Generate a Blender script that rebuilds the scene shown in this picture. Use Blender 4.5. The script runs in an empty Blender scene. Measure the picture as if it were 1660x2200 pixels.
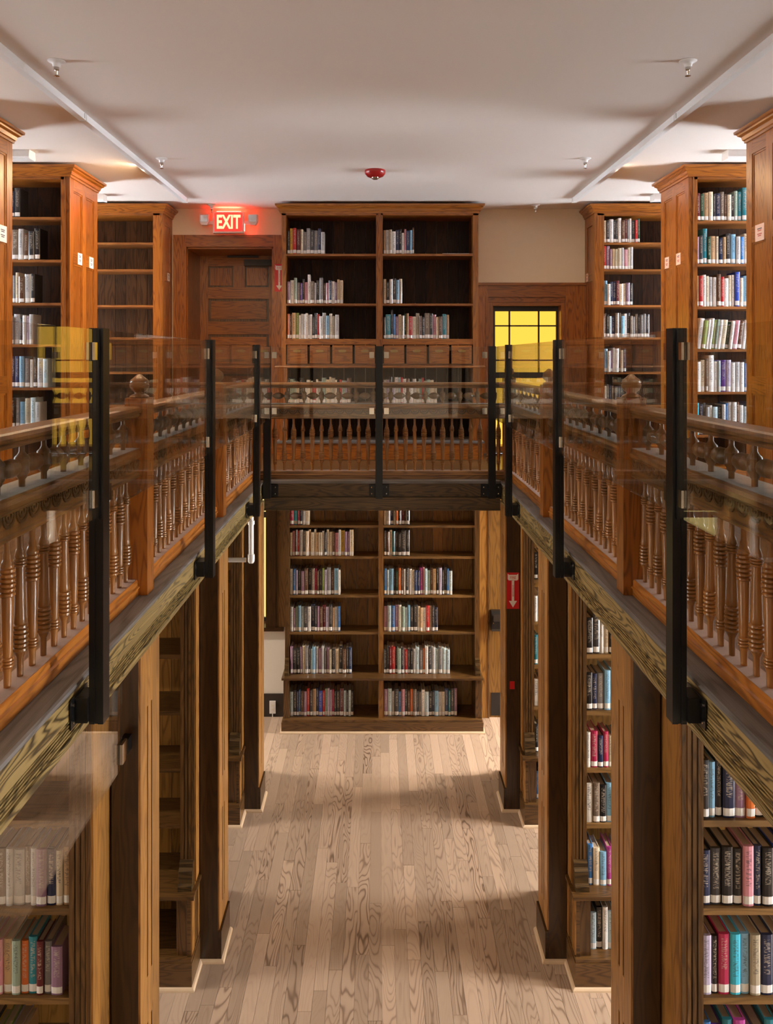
import bpy, bmesh, math, random
from mathutils import Vector, Matrix

SC = bpy.context.scene
COL = SC.collection
R = random.Random(11)
PI = math.pi

# ------------------------------------------------------------------ camera
EYE = 1.05                       # camera height above the gallery floor (z = 0)
cam = bpy.data.cameras.new('camera')
cam.sensor_fit = 'VERTICAL'
cam.sensor_height = 36.0
cam.sensor_width = 36.0
cam.lens = 1743.0 / 2200.0 * 36.0
cam.shift_x = 17.0 / 2200.0
cam.shift_y = -332.0 / 2200.0
cam.clip_start = 0.05
cam_o = bpy.data.objects.new('camera', cam)
COL.objects.link(cam_o)
cam_o.location = (0, 0, EYE)
cam_o.rotation_euler = (PI / 2, 0, 0)
SC.camera = cam_o

# ------------------------------------------------------------------ world, exposure
w = bpy.data.worlds.new('world')
SC.world = w
w.use_nodes = True
w.node_tree.nodes['Background'].inputs[0].default_value = (0.75, 0.85, 1.0, 1)
w.node_tree.nodes['Background'].inputs[1].default_value = 0.5
SC.view_settings.view_transform = 'Standard'
SC.view_settings.look = 'None'
SC.view_settings.exposure = 1.45
SC.view_settings.gamma = 1.0
SC.view_settings.use_curve_mapping = False
SC.cycles.use_denoising = True
SC.cycles.max_bounces = 10
SC.cycles.diffuse_bounces = 5
SC.cycles.transparent_max_bounces = 24
SC.cycles.sample_clamp_indirect = 6.0

# light strengths, all in one place
E_UP_EXIT, E_UP_WIN = 14.0, 25.0       # upper aisle windows, exit side / window side
E_LOW, E_LOW_WIN = 11.0, 36.0                          # lower aisle windows
E_FILL_UP, E_FILL_LOW = 0.9, 0.35      # unseen panes added in the near end wall as frontal fill
P_TRACK = {-1: 30.0, 1: 10.0}                        # each ceiling lamp segment
P_AISLE_LOW = {-1: 15.0, 1: 34.0}                    # lamps under the gallery, one per aisle
COOL = (0.86, 0.93, 1.0)
WARM = (1.0, 0.66, 0.36)


# ------------------------------------------------------------------ helpers
ORG = {}


def setp(o, label=None, cat=None, group=None, kind=None):
    if label: o['label'] = label
    if cat: o['category'] = cat
    if group: o['group'] = group
    if kind: o['kind'] = kind
    return o


def thing(name, label, cat, loc=(0, 0, 0), group=None):
    o = bpy.data.objects.new(name, None)
    COL.objects.link(o)
    o.location = loc
    o.empty_display_size = 0.05
    ORG[o] = Vector(loc)
    return setp(o, label, cat, group)


def struct(name, loc=(0, 0, 0), label=None):
    o = bpy.data.objects.new(name, None)
    COL.objects.link(o)
    o.location = loc
    ORG[o] = Vector(loc)
    return setp(o, label, None, None, 'structure')


class MB:
    def __init__(s):
        s.v, s.f, s.uv, s.sm, s.mi = [], [], [], [], []

    def box(s, x0, x1, y0, y1, z0, z1, axis=None, mi=0):
        if x1 < x0: x0, x1 = x1, x0
        if y1 < y0: y0, y1 = y1, y0
        if z1 < z0: z0, z1 = z1, z0
        ext = (x1 - x0, y1 - y0, z1 - z0)
        g = axis if axis is not None else max(range(3), key=lambda i: ext[i])
        ou, ov = R.uniform(0, 40), R.uniform(0, 40)
        b = len(s.v)
        P = [(x, y, z) for x in (x0, x1) for y in (y0, y1) for z in (z0, z1)]
        s.v += P
        for q, n in (((0, 1, 3, 2), 0), ((4, 6, 7, 5), 0), ((0, 4, 5, 1), 1), ((2, 3, 7, 6), 1), ((0, 2, 6, 4), 2), ((1, 5, 7, 3), 2)):
            a = [i for i in range(3) if i != n]
            ua = g if g in a else a[0]
            va = a[0] if a[1] == ua else a[1]
            k = 0.37 * n
            s.f.append(tuple(b + i for i in q))
            s.uv.append([(P[i][ua] + ou, P[i][va] + ov + k) for i in q])
            s.sm.append(False); s.mi.append(mi)
        return s

    def prism(s, pts, axis, a0, a1, mi=0):
        """closed 2D outline swept along an axis: 'y' takes (x, z), 'x' takes (y, z), 'z' takes (x, y)"""
        mk = {'y': lambda p, a: (p[0], a, p[1]), 'x': lambda p, a: (a, p[0], p[1]), 'z': lambda p, a: (p[0], p[1], a)}[axis]
        n, b = len(pts), len(s.v)
        ou, ov = R.uniform(0, 40), R.uniform(0, 40)
        s.v += [mk(p, a0) for p in pts] + [mk(p, a1) for p in pts]
        acc = 0.0
        for i in range(n):
            j = (i + 1) % n
            L = math.dist(pts[i], pts[j])
            s.f.append((b + i, b + j, b + n + j, b + n + i))
            s.uv.append([(a0 + ou, acc + ov), (a0 + ou, acc + L + ov), (a1 + ou, acc + L + ov), (a1 + ou, acc + ov)])
            s.sm.append(False); s.mi.append(mi)
            acc += L
        for k in (0, 1):
            s.f.append(tuple(b + k * n + i for i in (range(n) if k else reversed(range(n)))))
            s.uv.append([(p[0] + ou, p[1] + ov) for p in (pts if k else list(reversed(pts)))])
            s.sm.append(False); s.mi.append(mi)
        return s

    def sweep(s, path, prof, mi=0):
        """profile of (outward, z) swept along a path in plan; outward is to the right of the travel direction"""
        n, b = len(prof), len(s.v)
        ou, ov = R.uniform(0, 40), R.uniform(0, 40)
        acc = [0.0]
        for i in range(1, len(path)):
            acc.append(acc[-1] + math.dist(path[i], path[i - 1]))
        for i, p in enumerate(path):
            ns = []
            for a, c in ((i - 1, i), (i, i + 1)):
                if a >= 0 and c < len(path):
                    d = Vector((path[c][0] - path[a][0], path[c][1] - path[a][1])).normalized()
                    ns.append(Vector((d.y, -d.x)))
            m = ns[0] if len(ns) == 1 else (ns[0] + ns[1]) / max(0.2, 1 + ns[0].dot(ns[1]))
            for o, z in prof:
                s.v.append((p[0] + m.x * o, p[1] + m.y * o, z))
        pl = [0.0]
        for i in range(1, n + 1):
            pl.append(pl[-1] + math.dist(prof[i % n], prof[i - 1]))
        for i in range(len(path) - 1):
            for k in range(n):
                j = (k + 1) % n
                s.f.append((b + i * n + k, b + i * n + j, b + (i + 1) * n + j, b + (i + 1) * n + k))
                s.uv.append([(acc[i] + ou, pl[k] + ov), (acc[i] + ou, pl[k + 1] + ov), (acc[i + 1] + ou, pl[k + 1] + ov), (acc[i + 1] + ou, pl[k] + ov)])
                s.sm.append(False); s.mi.append(mi)
        for i in (0, len(path) - 1):
            s.f.append(tuple(b + i * n + k for k in range(n)))
            s.uv.append([(q[0] + ou, q[1] + ov) for q in prof])
            s.sm.append(False); s.mi.append(mi)
        return s

    def lathe(s, c, axis, prof, n=14, mi=0):
        """profile of (radius, along) turned about an axis through c"""
        b = len(s.v)
        ou, ov = R.uniform(0, 40), R.uniform(0, 40)
        for r, t in prof:
            for k in range(n):
                a = 2 * PI * k / n
                u, v = r * math.cos(a), r * math.sin(a)
                s.v.append({'z': (c[0] + u, c[1] + v, c[2] + t), 'x': (c[0] + t, c[1] + u, c[2] + v), 'y': (c[0] + u, c[1] + t, c[2] + v)}[axis])
        for i in range(len(prof) - 1):
            for k in range(n):
                j = (k + 1) % n
                s.f.append((b + i * n + k, b + i * n + j, b + (i + 1) * n + j, b + (i + 1) * n + k))
                v0, v1 = 0.12 * k / n, 0.12 * (k + 1) / n
                s.uv.append([(prof[i][1] + ou, v0 + ov), (prof[i][1] + ou, v1 + ov), (prof[i + 1][1] + ou, v1 + ov), (prof[i + 1][1] + ou, v0 + ov)])
                s.sm.append(True); s.mi.append(mi)
        for i in (0, len(prof) - 1):
            if prof[i][0] > 1e-5:
                s.f.append(tuple(b + i * n + k for k in range(n)))
                s.uv.append([(ou + 0.02 * math.cos(k), ov + 0.02 * math.sin(k)) for k in range(n)])
                s.sm.append(False); s.mi.append(mi)
        return s

    def mesh(s, name, off=(0, 0, 0)):
        me = bpy.data.meshes.new(name)
        me.from_pydata([(x - off[0], y - off[1], z - off[2]) for x, y, z in s.v], [], s.f)
        uv = me.uv_layers.new(name='UVMap')
        flat = [c for f in s.uv for p in f for c in p]
        uv.data.foreach_set('uv', flat)
        me.polygons.foreach_set('use_smooth', s.sm)
        me.polygons.foreach_set('material_index', s.mi)
        bm = bmesh.new(); bm.from_mesh(me)
        bmesh.ops.recalc_face_normals(bm, faces=bm.faces)
        bm.to_mesh(me); bm.free()
        if any(s.sm):
            me.set_sharp_from_angle(angle=math.radians(50))
        return me

    def build(s, name, mats, parent=None):
        off = world_of(parent)
        me = s.mesh(name, off)
        for m in (mats if isinstance(mats, (list, tuple)) else [mats]):
            me.materials.append(m)
        o = bpy.data.objects.new(name, me)
        COL.objects.link(o)
        if parent is not None: o.parent = parent
        return o


def world_of(p):
    t = Vector((0, 0, 0))
    while p is not None:
        t = t + Vector(p.location)
        p = p.parent
    return t


def B(name, mat, parent, *a, **k):
    return MB().box(*a, **k).build(name, mat, parent)


def place(name, me, parent, loc, rot=None):
    o = bpy.data.objects.new(name, me)
    COL.objects.link(o)
    o.parent = parent
    o.location = Vector(loc) - world_of(parent)
    if rot: o.rotation_euler = rot
    return o


# ------------------------------------------------------------------ materials
def new_mat(name):
    m = bpy.data.materials.new(name)
    m.use_nodes = True
    nt = m.node_tree
    return m, nt, nt.nodes['Principled BSDF']


def lk(nt, a, b): nt.links.new(a, b)


def plain(name, col, rough=0.5, metal=0.0, spec=0.5, noise=0.0, nscale=12.0, bump=0.0):
    m, nt, p = new_mat(name)
    p.inputs['Base Color'].default_value = (*col, 1)
    p.inputs['Roughness'].default_value = rough
    p.inputs['Metallic'].default_value = metal
    p.inputs['Specular IOR Level'].default_value = spec
    if noise or bump:
        tc = nt.nodes.new('ShaderNodeTexCoord')
        n = nt.nodes.new('ShaderNodeTexNoise')
        n.inputs['Scale'].default_value = nscale
        n.inputs['Detail'].default_value = 3
        lk(nt, tc.outputs['Object'], n.inputs['Vector'])
        if noise:
            mx = nt.nodes.new('ShaderNodeMix'); mx.data_type = 'RGBA'
            mx.inputs[6].default_value = (*[c * (1 - noise) for c in col], 1)
            mx.inputs[7].default_value = (*[min(1, c * (1 + noise)) for c in col], 1)
            lk(nt, n.outputs['Fac'], mx.inputs[0]); lk(nt, mx.outputs[2], p.inputs['Base Color'])
        if bump:
            bp = nt.nodes.new('ShaderNodeBump'); bp.inputs['Strength'].default_value = bump
            bp.inputs['Distance'].default_value = 0.002
            lk(nt, n.outputs['Fac'], bp.inputs['Height']); lk(nt, bp.outputs['Normal'], p.inputs['Normal'])
    return m


def emit(name, col, strength):
    m, nt, p = new_mat(name)
    e = nt.nodes.new('ShaderNodeEmission')
    e.inputs['Color'].default_value = (*col, 1)
    e.inputs['Strength'].default_value = strength
    lk(nt, e.outputs[0], nt.nodes['Material Output'].inputs['Surface'])
    nt.nodes.remove(p)
    return m


def wood(name, dark, mid, light, rough=0.38, rings=22.0, stretch=7.0, ringmix=0.55, fiber=0.3, vari=0.3, bump=0.12, coat=0.0, spec=0.5, thin=2.4, perobj=False):
    """plain-sawn timber: contour lines of a stretched noise make the cathedral grain, fine noise the fibres"""
    m, nt, p = new_mat(name)
    N = nt.nodes.new
    uv = N('ShaderNodeUVMap'); uv.uv_map = 'UVMap'
    def mapped(sx, sy):
        mp = N('ShaderNodeMapping'); mp.inputs['Scale'].default_value = (sx, sy, 1)
        lk(nt, uv.outputs[0], mp.inputs['Vector']); return mp
    def noise(mp, sc, det, dist=0.0):
        n = N('ShaderNodeTexNoise'); n.inputs['Scale'].default_value = sc
        n.inputs['Detail'].default_value = det; n.inputs['Distortion'].default_value = dist
        n.inputs['Roughness'].default_value = 0.45
        lk(nt, mp.outputs[0], n.inputs['Vector']); return n
    def mth(op, a, b=None):
        x = N('ShaderNodeMath'); x.operation = op
        for i, q in enumerate((a, b)):
            if q is None: continue
            if isinstance(q, (int, float)): x.inputs[i].default_value = q
            else: lk(nt, q, x.inputs[i])
        return x.outputs[0]
    a = noise(mapped(0.9, stretch), 1.15, 2.2, 0.25)
    ring = mth('SINE', mth('MULTIPLY', a.outputs['Fac'], rings * 6.28))
    ring = mth('POWER', mth('ADD', mth('MULTIPLY', ring, 0.5), 0.5), thin)
    if perobj:      # some boards are plain, some strongly figured
        ob = N('ShaderNodeObjectInfo')
        fr = mth('FRACT', mth('MULTIPLY', ob.outputs['Random'], 7.31))
        ring = mth('MULTIPLY', ring, mth('ADD', 0.15, mth('MULTIPLY', fr, 0.95)))
    fb = noise(mapped(5.0, 210.0), 1.0, 2.0)
    big = noise(mapped(0.6, 2.2), 1.0, 2.0)
    t = mth('ADD', mth('MULTIPLY', ring, ringmix), mth('MULTIPLY', fb.outputs['Fac'], fiber))
    t = mth('ADD', t, mth('MULTIPLY', mth('SUBTRACT', big.outputs['Fac'], 0.5), 0.7))
    t = mth('ADD', t, 0.5 - ringmix * 0.45 - fiber * 0.5)
    rp = N('ShaderNodeValToRGB')
    e = rp.color_ramp.elements
    e[0].position, e[0].color = 0.12, (*light, 1)
    e[1].position, e[1].color = 0.95, (*dark, 1)
    x = e.new(0.5); x.color = (*mid, 1)
    lk(nt, t, rp.inputs[0])
    oi = N('ShaderNodeObjectInfo')
    hs = N('ShaderNodeHueSaturation')
    lk(nt, rp.outputs[0], hs.inputs['Color'])
    lk(nt, mth('ADD', mth('MULTIPLY', oi.outputs['Random'], vari), 1 - vari / 2), hs.inputs['Value'])
    lk(nt, hs.outputs[0], p.inputs['Base Color'])
    p.inputs['Roughness'].default_value = rough
    p.inputs['Specular IOR Level'].default_value = spec
    p.inputs['Coat Weight'].default_value = coat
    p.inputs['Coat Roughness'].default_value = 0.25
    if bump:
        bp = N('ShaderNodeBump'); bp.inputs['Strength'].default_value = bump
        bp.inputs['Distance'].default_value = 0.001
        lk(nt, t, bp.inputs['Height']); lk(nt, bp.outputs['Normal'], p.inputs['Normal'])
    return m


def glass(name, tint, refl=1.0):
    m, nt, p = new_mat(name)
    nt.nodes.remove(p)
    tr = nt.nodes.new('ShaderNodeBsdfTransparent'); tr.inputs[0].default_value = (*tint, 1)
    gl = nt.nodes.new('ShaderNodeBsdfGlossy'); gl.inputs['Roughness'].default_value = 0.0
    gl.inputs['Color'].default_value = (refl, refl, refl, 1)
    # reflectance of each face of the pane by the angle of view (Schlick)
    ge = nt.nodes.new('ShaderNodeNewGeometry')
    def vm(op, *q):
        x = nt.nodes.new('ShaderNodeMath'); x.operation = op
        for i, v in enumerate(q):
            if isinstance(v, (int, float)): x.inputs[i].default_value = v
            else: lk(nt, v, x.inputs[i])
        return x.outputs[0]
    dt = nt.nodes.new('ShaderNodeVectorMath'); dt.operation = 'DOT_PRODUCT'
    lk(nt, ge.outputs['Normal'], dt.inputs[0]); lk(nt, ge.outputs['Incoming'], dt.inputs[1])
    fres = vm('ADD', vm('MULTIPLY', vm('POWER', vm('SUBTRACT', 1.0, vm('ABSOLUTE', dt.outputs['Value'])), 5.0), 0.96), 0.04)
    mx = nt.nodes.new('ShaderNodeMixShader')
    lk(nt, fres, mx.inputs[0]); lk(nt, tr.outputs[0], mx.inputs[1]); lk(nt, gl.outputs[0], mx.inputs[2])
    lk(nt, mx.outputs[0], nt.nodes['Material Output'].inputs['Surface'])
    return m


M = {}
M['honey'] = wood('honey_pine', (0.10, 0.026, 0.003), (0.27, 0.082, 0.009), (0.38, 0.130, 0.015), rough=0.33, rings=14, stretch=9, ringmix=.42, coat=0.2)
M['shelf'] = wood('shelf_pine', (0.12, 0.036, 0.006), (0.25, 0.085, 0.014), (0.36, 0.14, 0.03), rough=0.4, rings=10, ringmix=.35)
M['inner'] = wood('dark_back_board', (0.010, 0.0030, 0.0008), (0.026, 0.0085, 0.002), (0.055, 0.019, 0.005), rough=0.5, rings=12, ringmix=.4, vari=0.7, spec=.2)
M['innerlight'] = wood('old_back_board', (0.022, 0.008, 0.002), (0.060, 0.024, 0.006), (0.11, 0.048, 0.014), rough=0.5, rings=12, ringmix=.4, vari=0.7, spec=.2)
M['lowback'] = wood('brown_back_board', (0.10, 0.044, 0.008), (0.24, 0.115, 0.020), (0.33, 0.165, 0.034), rough=0.45, rings=12, ringmix=.4, vari=0.5)
M['lowshelf'] = wood('brown_shelf_wood', (0.08, 0.040, 0.012), (0.19, 0.100, 0.028), (0.28, 0.155, 0.050), rough=0.45, rings=10, ringmix=.35)
M['lowcase'] = wood('brown_case_wood', (0.030, 0.013, 0.004), (0.090, 0.042, 0.011), (0.15, 0.075, 0.022), rough=0.38, rings=16, ringmix=.42, coat=0.15)
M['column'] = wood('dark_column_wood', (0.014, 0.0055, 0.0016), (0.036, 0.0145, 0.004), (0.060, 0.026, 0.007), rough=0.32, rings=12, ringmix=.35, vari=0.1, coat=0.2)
M['column_lit'] = wood('lit_column_wood', (0.11, 0.046, 0.010), (0.28, 0.125, 0.027), (0.38, 0.185, 0.046), rough=0.4, rings=12, ringmix=.38)  # lighter column wood: side light on these faces is put into the colour
M['fascia'] = wood('olive_fascia_wood', (0.030, 0.019, 0.006), (0.19, 0.132, 0.046), (0.30, 0.215, 0.083), rough=0.42, rings=26, stretch=8, ringmix=0.75, vari=0.1, thin=1.8)
M['fasciadark'] = wood('dark_fascia_wood', (0.014, 0.0075, 0.0025), (0.055, 0.030, 0.009), (0.105, 0.060, 0.019), rough=0.4, rings=18, ringmix=.5, vari=0.1)
M['ledge'] = wood('worn_grey_ledge', (0.05, 0.045, 0.042), (0.13, 0.12, 0.115), (0.20, 0.19, 0.185), rough=0.6, rings=6, ringmix=0.3, fiber=0.6, vari=0.1)
M['rail'] = wood('rail_wood', (0.055, 0.021, 0.005), (0.18, 0.076, 0.018), (0.26, 0.118, 0.031), rough=0.34, rings=12, ringmix=.4, coat=0.2, vari=0.15)
M['curb'] = wood('orange_curb_wood', (0.12, 0.038, 0.006), (0.33, 0.112, 0.014), (0.44, 0.165, 0.024), rough=0.35, rings=12, ringmix=.4, coat=0.15)
M['turned'] = wood('turned_baluster_wood', (0.09, 0.032, 0.007), (0.25, 0.100, 0.020), (0.36, 0.155, 0.035), rough=0.32, rings=5, ringmix=0.25, coat=0.28, vari=0.6)
M['bead'] = wood('turned_bead_wood', (0.06, 0.030, 0.010), (0.14, 0.072, 0.024), (0.20, 0.11, 0.042), rough=0.36, rings=4, ringmix=0.25, coat=0.1, vari=0.2)
M['dustcurb'] = plain('dusty_curb_top', (0.36, 0.25, 0.20), 0.7, noise=0.2, nscale=20)
M['dusty'] = plain('dusty_rail_top', (0.30, 0.29, 0.275), 0.75, noise=0.2, nscale=20)
M['floor'] = wood('ash_floor', (0.15, 0.095, 0.062), (0.41, 0.30, 0.225), (0.47, 0.355, 0.27), rough=0.40, rings=20, stretch=5.5, ringmix=0.60, fiber=0.14, vari=0.34, bump=0.04, coat=0.05, thin=3.2, perobj=True)
M['sub'] = plain('floor_base', (0.30, 0.21, 0.14), 0.6, noise=0.2)
M['shoe'] = plain('pale_shoe_moulding', (0.62, 0.47, 0.32), 0.5, noise=0.1)
M['ceil'] = plain('ceiling_paint', (0.80, 0.735, 0.69), 0.9, noise=0.015, nscale=2)
M['wall'] = plain('cream_wall_paint', (0.80, 0.68, 0.50), 0.9, noise=0.02)
M['white'] = plain('white_paint', (0.80, 0.80, 0.80), 0.45)
M['offwhite'] = plain('off_white_wall', (0.78, 0.75, 0.68), 0.8, noise=0.02)
M['steel'] = plain('black_powder_coated_steel', (0.004, 0.004, 0.005), 0.30, spec=0.35)
M['chrome'] = plain('polished_steel', (0.60, 0.58, 0.55), 0.12, metal=1.0)
M['brass'] = plain('aged_brass', (0.35, 0.24, 0.10), 0.35, metal=1.0)
M['black'] = plain('black_plastic', (0.012, 0.011, 0.011), 0.35)
M['baseblk'] = plain('dark_baseboard', (0.025, 0.018, 0.014), 0.5)
M['redpl'] = plain('red_plastic', (0.32, 0.012, 0.012), 0.25)
M['redsign'] = plain('red_sign', (0.52, 0.008, 0.014), 0.35)
M['whitesign'] = plain('white_print', (0.80, 0.78, 0.74), 0.5)
M['card'] = plain('white_card', (0.82, 0.80, 0.79), 0.5)
M['pinkcard'] = plain('pink_card', (0.80, 0.55, 0.45), 0.5)
M['ink'] = plain('dark_ink', (0.05, 0.05, 0.08), 0.6)
M['redink'] = plain('red_ink', (0.5, 0.08, 0.06), 0.6)
M['pvc'] = plain('white_pipe', (0.78, 0.78, 0.76), 0.3)
M['paper'] = plain('page_block', (0.52, 0.42, 0.31), 0.9, noise=0.15, nscale=60)
M['splabel'] = plain('spine_label', (0.80, 0.79, 0.77), 0.4)
M['glass'] = glass('guard_glass', (0.955, 0.965, 0.955))
M['amber'] = emit('amber_window', (1.0, 0.56, 0.065), .50)
M['amber2'] = emit('pale_amber_window', (1.0, 0.80, 0.30), .34)
M['exitface'] = emit('exit_face', (1.0, 0.05, 0.035), .55)
M['exitletter'] = emit('exit_letters', (1.0, 0.72, 0.36), .55)
M['exitglow'] = emit('exit_lamp', (1.0, 0.035, 0.02), 50.0)
M['day_exit'] = emit('daylight_pane_exit_side', COOL, E_UP_EXIT)
M['day_win'] = emit('daylight_pane_window_side', COOL, E_UP_WIN)
M['day_back'] = emit('daylight_pane_back_aisle', COOL, 25.0)
M['day_low'] = emit('daylight_pane_lower', (1.0, 0.90, 0.80), E_LOW)
M['day_low_win'] = emit('daylight_pane_lower_window_side', (0.98, 0.96, 0.92), E_LOW_WIN)
M['day_front'] = emit('daylight_pane_front_aisle', COOL, 12.0)
M['fill_near'] = emit('fill_pane_near', (1.0, 0.92, 0.82), E_FILL_UP)  # glowing pane added behind the camera for fill
M['fill_near_low'] = emit('fill_pane_near_lower', (1.0, 0.90, 0.78), E_FILL_LOW)  # same added fill, lower level


def book_mat(name, vertex):
    m, nt, p = new_mat(name)
    N = nt.nodes.new
    def mth(op, a, b=None):
        x = N('ShaderNodeMath'); x.operation = op
        for i, q in enumerate((a, b)):
            if q is None: continue
            if isinstance(q, (int, float)): x.inputs[i].default_value = q
            else: lk(nt, q, x.inputs[i])
        return x.outputs[0]
    if vertex:
        c = N('ShaderNodeVertexColor'); c.layer_name = 'Col'; col = c.outputs[0]; rnd = c.outputs['Alpha']
    else:
        c = N('ShaderNodeObjectInfo'); col = c.outputs['Color']; rnd = c.outputs['Random']
    uv = N('ShaderNodeUVMap'); uv.uv_map = 'UVMap'
    sp = N('ShaderNodeSeparateXYZ'); lk(nt, uv.outputs[0], sp.inputs[0])
    u, v = sp.outputs[0], sp.outputs[1]
    cb = N('ShaderNodeCombineXYZ')
    lk(nt, mth('MULTIPLY', u, 3.0), cb.inputs[0]); lk(nt, mth('MULTIPLY', v, 70.0), cb.inputs[1])
    lk(nt, mth('MULTIPLY', rnd, 97.0), cb.inputs[2])
    n = N('ShaderNodeTexNoise'); n.inputs['Scale'].default_value = 1.0; n.inputs['Detail'].default_value = 2.0
    lk(nt, cb.outputs[0], n.inputs['Vector'])
    txt = mth('GREATER_THAN', n.outputs['Fac'], 0.53)
    inu = mth('MULTIPLY', mth('GREATER_THAN', u, 0.24), mth('LESS_THAN', u, 0.76))
    inv = mth('MULTIPLY', mth('GREATER_THAN', v, mth('ADD', 0.26, mth('MULTIPLY', rnd, 0.16))), mth('LESS_THAN', v, 0.93))
    mask = mth('MULTIPLY', txt, mth('MULTIPLY', inu, inv))
    bw = N('ShaderNodeRGBToBW'); lk(nt, col, bw.inputs[0])
    lit = mth('GREATER_THAN', bw.outputs[0], 0.30)
    mx0 = N('ShaderNodeMix'); mx0.data_type = 'RGBA'
    mx0.inputs[6].default_value = (0.55, 0.50, 0.42, 1); mx0.inputs[7].default_value = (0.05, 0.05, 0.07, 1)
    lk(nt, lit, mx0.inputs[0])
    mx = N('ShaderNodeMix'); mx.data_type = 'RGBA'
    lk(nt, mth('MULTIPLY', mask, 0.6), mx.inputs[0]); lk(nt, col, mx.inputs[6]); lk(nt, mx0.outputs[2], mx.inputs[7])
    lk(nt, mx.outputs[2], p.inputs['Base Color'])
    p.inputs['Roughness'].default_value = 0.28
    p.inputs['Coat Weight'].default_value = 0.3
    p.inputs['Coat Roughness'].default_value = 0.12
    return m


M['book'] = book_mat('book_cover', False)
M['bookfar'] = book_mat('book_cover_far', True)

CX = 0.03                                  # centre line of the hall
H = lambda s, v: CX + s * v                # hall side coordinate -> x
ZF = -2.75                                 # lower floor
ZC = 2.68                                  # ceiling
YB = 8.9                                   # back wall, gallery level
YBL = 8.6                                  # back wall, lower level
XW = 5.2                                   # outer walls
SIDE = {-1: 'exit-side', 1: 'window-side'}

# ------------------------------------------------------------------ room shell
ceiling = MB().box(-XW - .15, XW + .15, -2.4, YB + .9, ZC, ZC + .12).build('ceiling', M['ceil'])
setp(ceiling, kind='structure')
for s in (-1, 1):
    o = MB().box(s * XW, s * (XW + .15), -2.4, YB + .9, ZF - .1, ZC).build('wall_left' if s < 0 else 'wall_right', M['wall'])
    setp(o, kind='structure')
o = MB().box(-XW, XW, -2.4, -2.25, ZF - .1, ZC).build('wall_near', M['wall']); setp(o, kind='structure')

# back wall, gallery level, around the door recess and the window
D0, D1, DT = -2.11, -1.15, 2.26            # door recess
W0, W1, WT, WB = 1.20, 2.04, 1.66, 0.06    # window opening
wb = MB()
wb.box(-XW, D0, YB, YB + .75, 0, ZC).box(D0, D1, YB, YB + .75, DT, ZC).box(D1, W0, YB, YB + .75, 0, ZC)
wb.box(W0, W1, YB, YB + .75, WT, ZC).box(W0, W1, YB, YB + .75, 0, WB).box(W1, XW, YB, YB + .75, 0, ZC)
setp(wb.build('wall_back', M['wall']), kind='structure')
# back wall, lower level, with the window opening on the exit side
wl = MB()
wl.box(-XW, -2.2, YBL, YB + .5, ZF, -.16).box(-2.2, -1.19, YBL, YB + .5, ZF, -1.82).box(-1.19, XW, YBL, YB + .5, ZF, -.16)
setp(wl.build('wall_back_lower', M['offwhite']), kind='structure')

# lower floor: base, and the planks of the hall one by one
fl = struct('floor', (0, 6, ZF))
PX0, PX1, PY0, PY1 = -1.62, 1.66, 4.35, YBL
sb = MB()
sb.box(-XW, PX0, -2.3, YBL, ZF - .05, ZF).box(PX1, XW, -2.3, YBL, ZF - .05, ZF).box(PX0, PX1, -2.3, PY0, ZF - .05, ZF).box(PX0, PX1, PY0, PY1, ZF - .05, ZF - .014)
sb.build('floor_base', M['sub'], fl)
pw = 0.082
nrow = int((PX1 - PX0) / pw)
for i in range(nrow):
    x0 = PX0 + i * pw
    y = PY0 - R.uniform(0, .9)
    while y < PY1:
        L = R.uniform(0.75, 1.75)
        a, b = max(y, PY0), min(y + L, PY1)
        if PY1 - b < .12: b = PY1
        if b - a > .05:
            dz = R.uniform(0, .0006)
            B('plank', M['floor'], fl, x0 + .0007, x0 + pw - .0007, a + .0008, b - .0008, ZF - .014, ZF - dz, axis=1)
        y = b if b > y else y + L
        if b >= PY1: break

# gallery floor slabs (their undersides are the lower ceiling)
gf = MB()
gf.box(-XW, H(-1, 1.02), -.5, YB, -.16, -.004).box(H(1, 1.02), XW, -.5, YB, -.16, -.004).box(H(-1, 1.02), H(1, 1.02), 6.93, YB, -.16, -.004)
setp(gf.build('balcony_floor', M['lowcase']), kind='structure')

# beams that carry the gallery: worn ledge, fascia, reeded strip, bottom moulding
def beam_side(s):
    r = struct('beam', (H(s, 1.05), 3.5, -.1))
    y0, y1 = 1.0, 6.90
    prof = [(-.085, -.02), (.003, -.02), (.006, -.014), (.004, -.004), (-.004, 0), (-.085, 0)]
    path = [(H(s, 1.01), y0), (H(s, 1.01), y1)] if s > 0 else [(H(s, 1.01), y1), (H(s, 1.01), y0)]
    path = path if s < 0 else path
    # outward = towards the hall
    d = -s
    pts = [(H(s, 1.01) + d * o, z) for o, z in prof]
    MB().prism(pts, 'y', y0, y1).build('ledge', M['ledge'], r)
    B('fascia_board', M['fascia'], r, H(s, 1.014), H(s, 1.05), y0, y1, -.105, -.0205)
    MB().box(H(s, 1.020), H(s, 1.05), y0, y1, -.162, -.1055).build('reeded_strip', M['fascia'], r)
    for k in range(5):
        zc = -.1105 - k * .0112
        MB().prism([(H(s, 1.0199), zc - .0042), (H(s, 1.014), zc - .0030), (H(s, 1.012), zc), (H(s, 1.014), zc + .0030), (H(s, 1.0199), zc + .0042)], 'y', y0, y1).build('reed', M['fascia'], r)
    pm = [(-.006, -.163), (.000, -.165), (.002, -.172), (.0, -.188), (-.006, -.196), (-.16, -.196), (-.16, -.162)]
    MB().prism([(H(s, 1.01) + d * o, z) for o, z in pm], 'y', y0, y1).build('bottom_moulding', M['fascia'], r)
    return r
beam_side(-1); beam_side(1)
r = struct('beam', (0, 6.95, -.1))
xa, xb = H(-1, 1.0), H(1, 1.0)
B('ledge', M['ledge'], r, xa, xb, 6.885, 7.03, -.02, 0)
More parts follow.
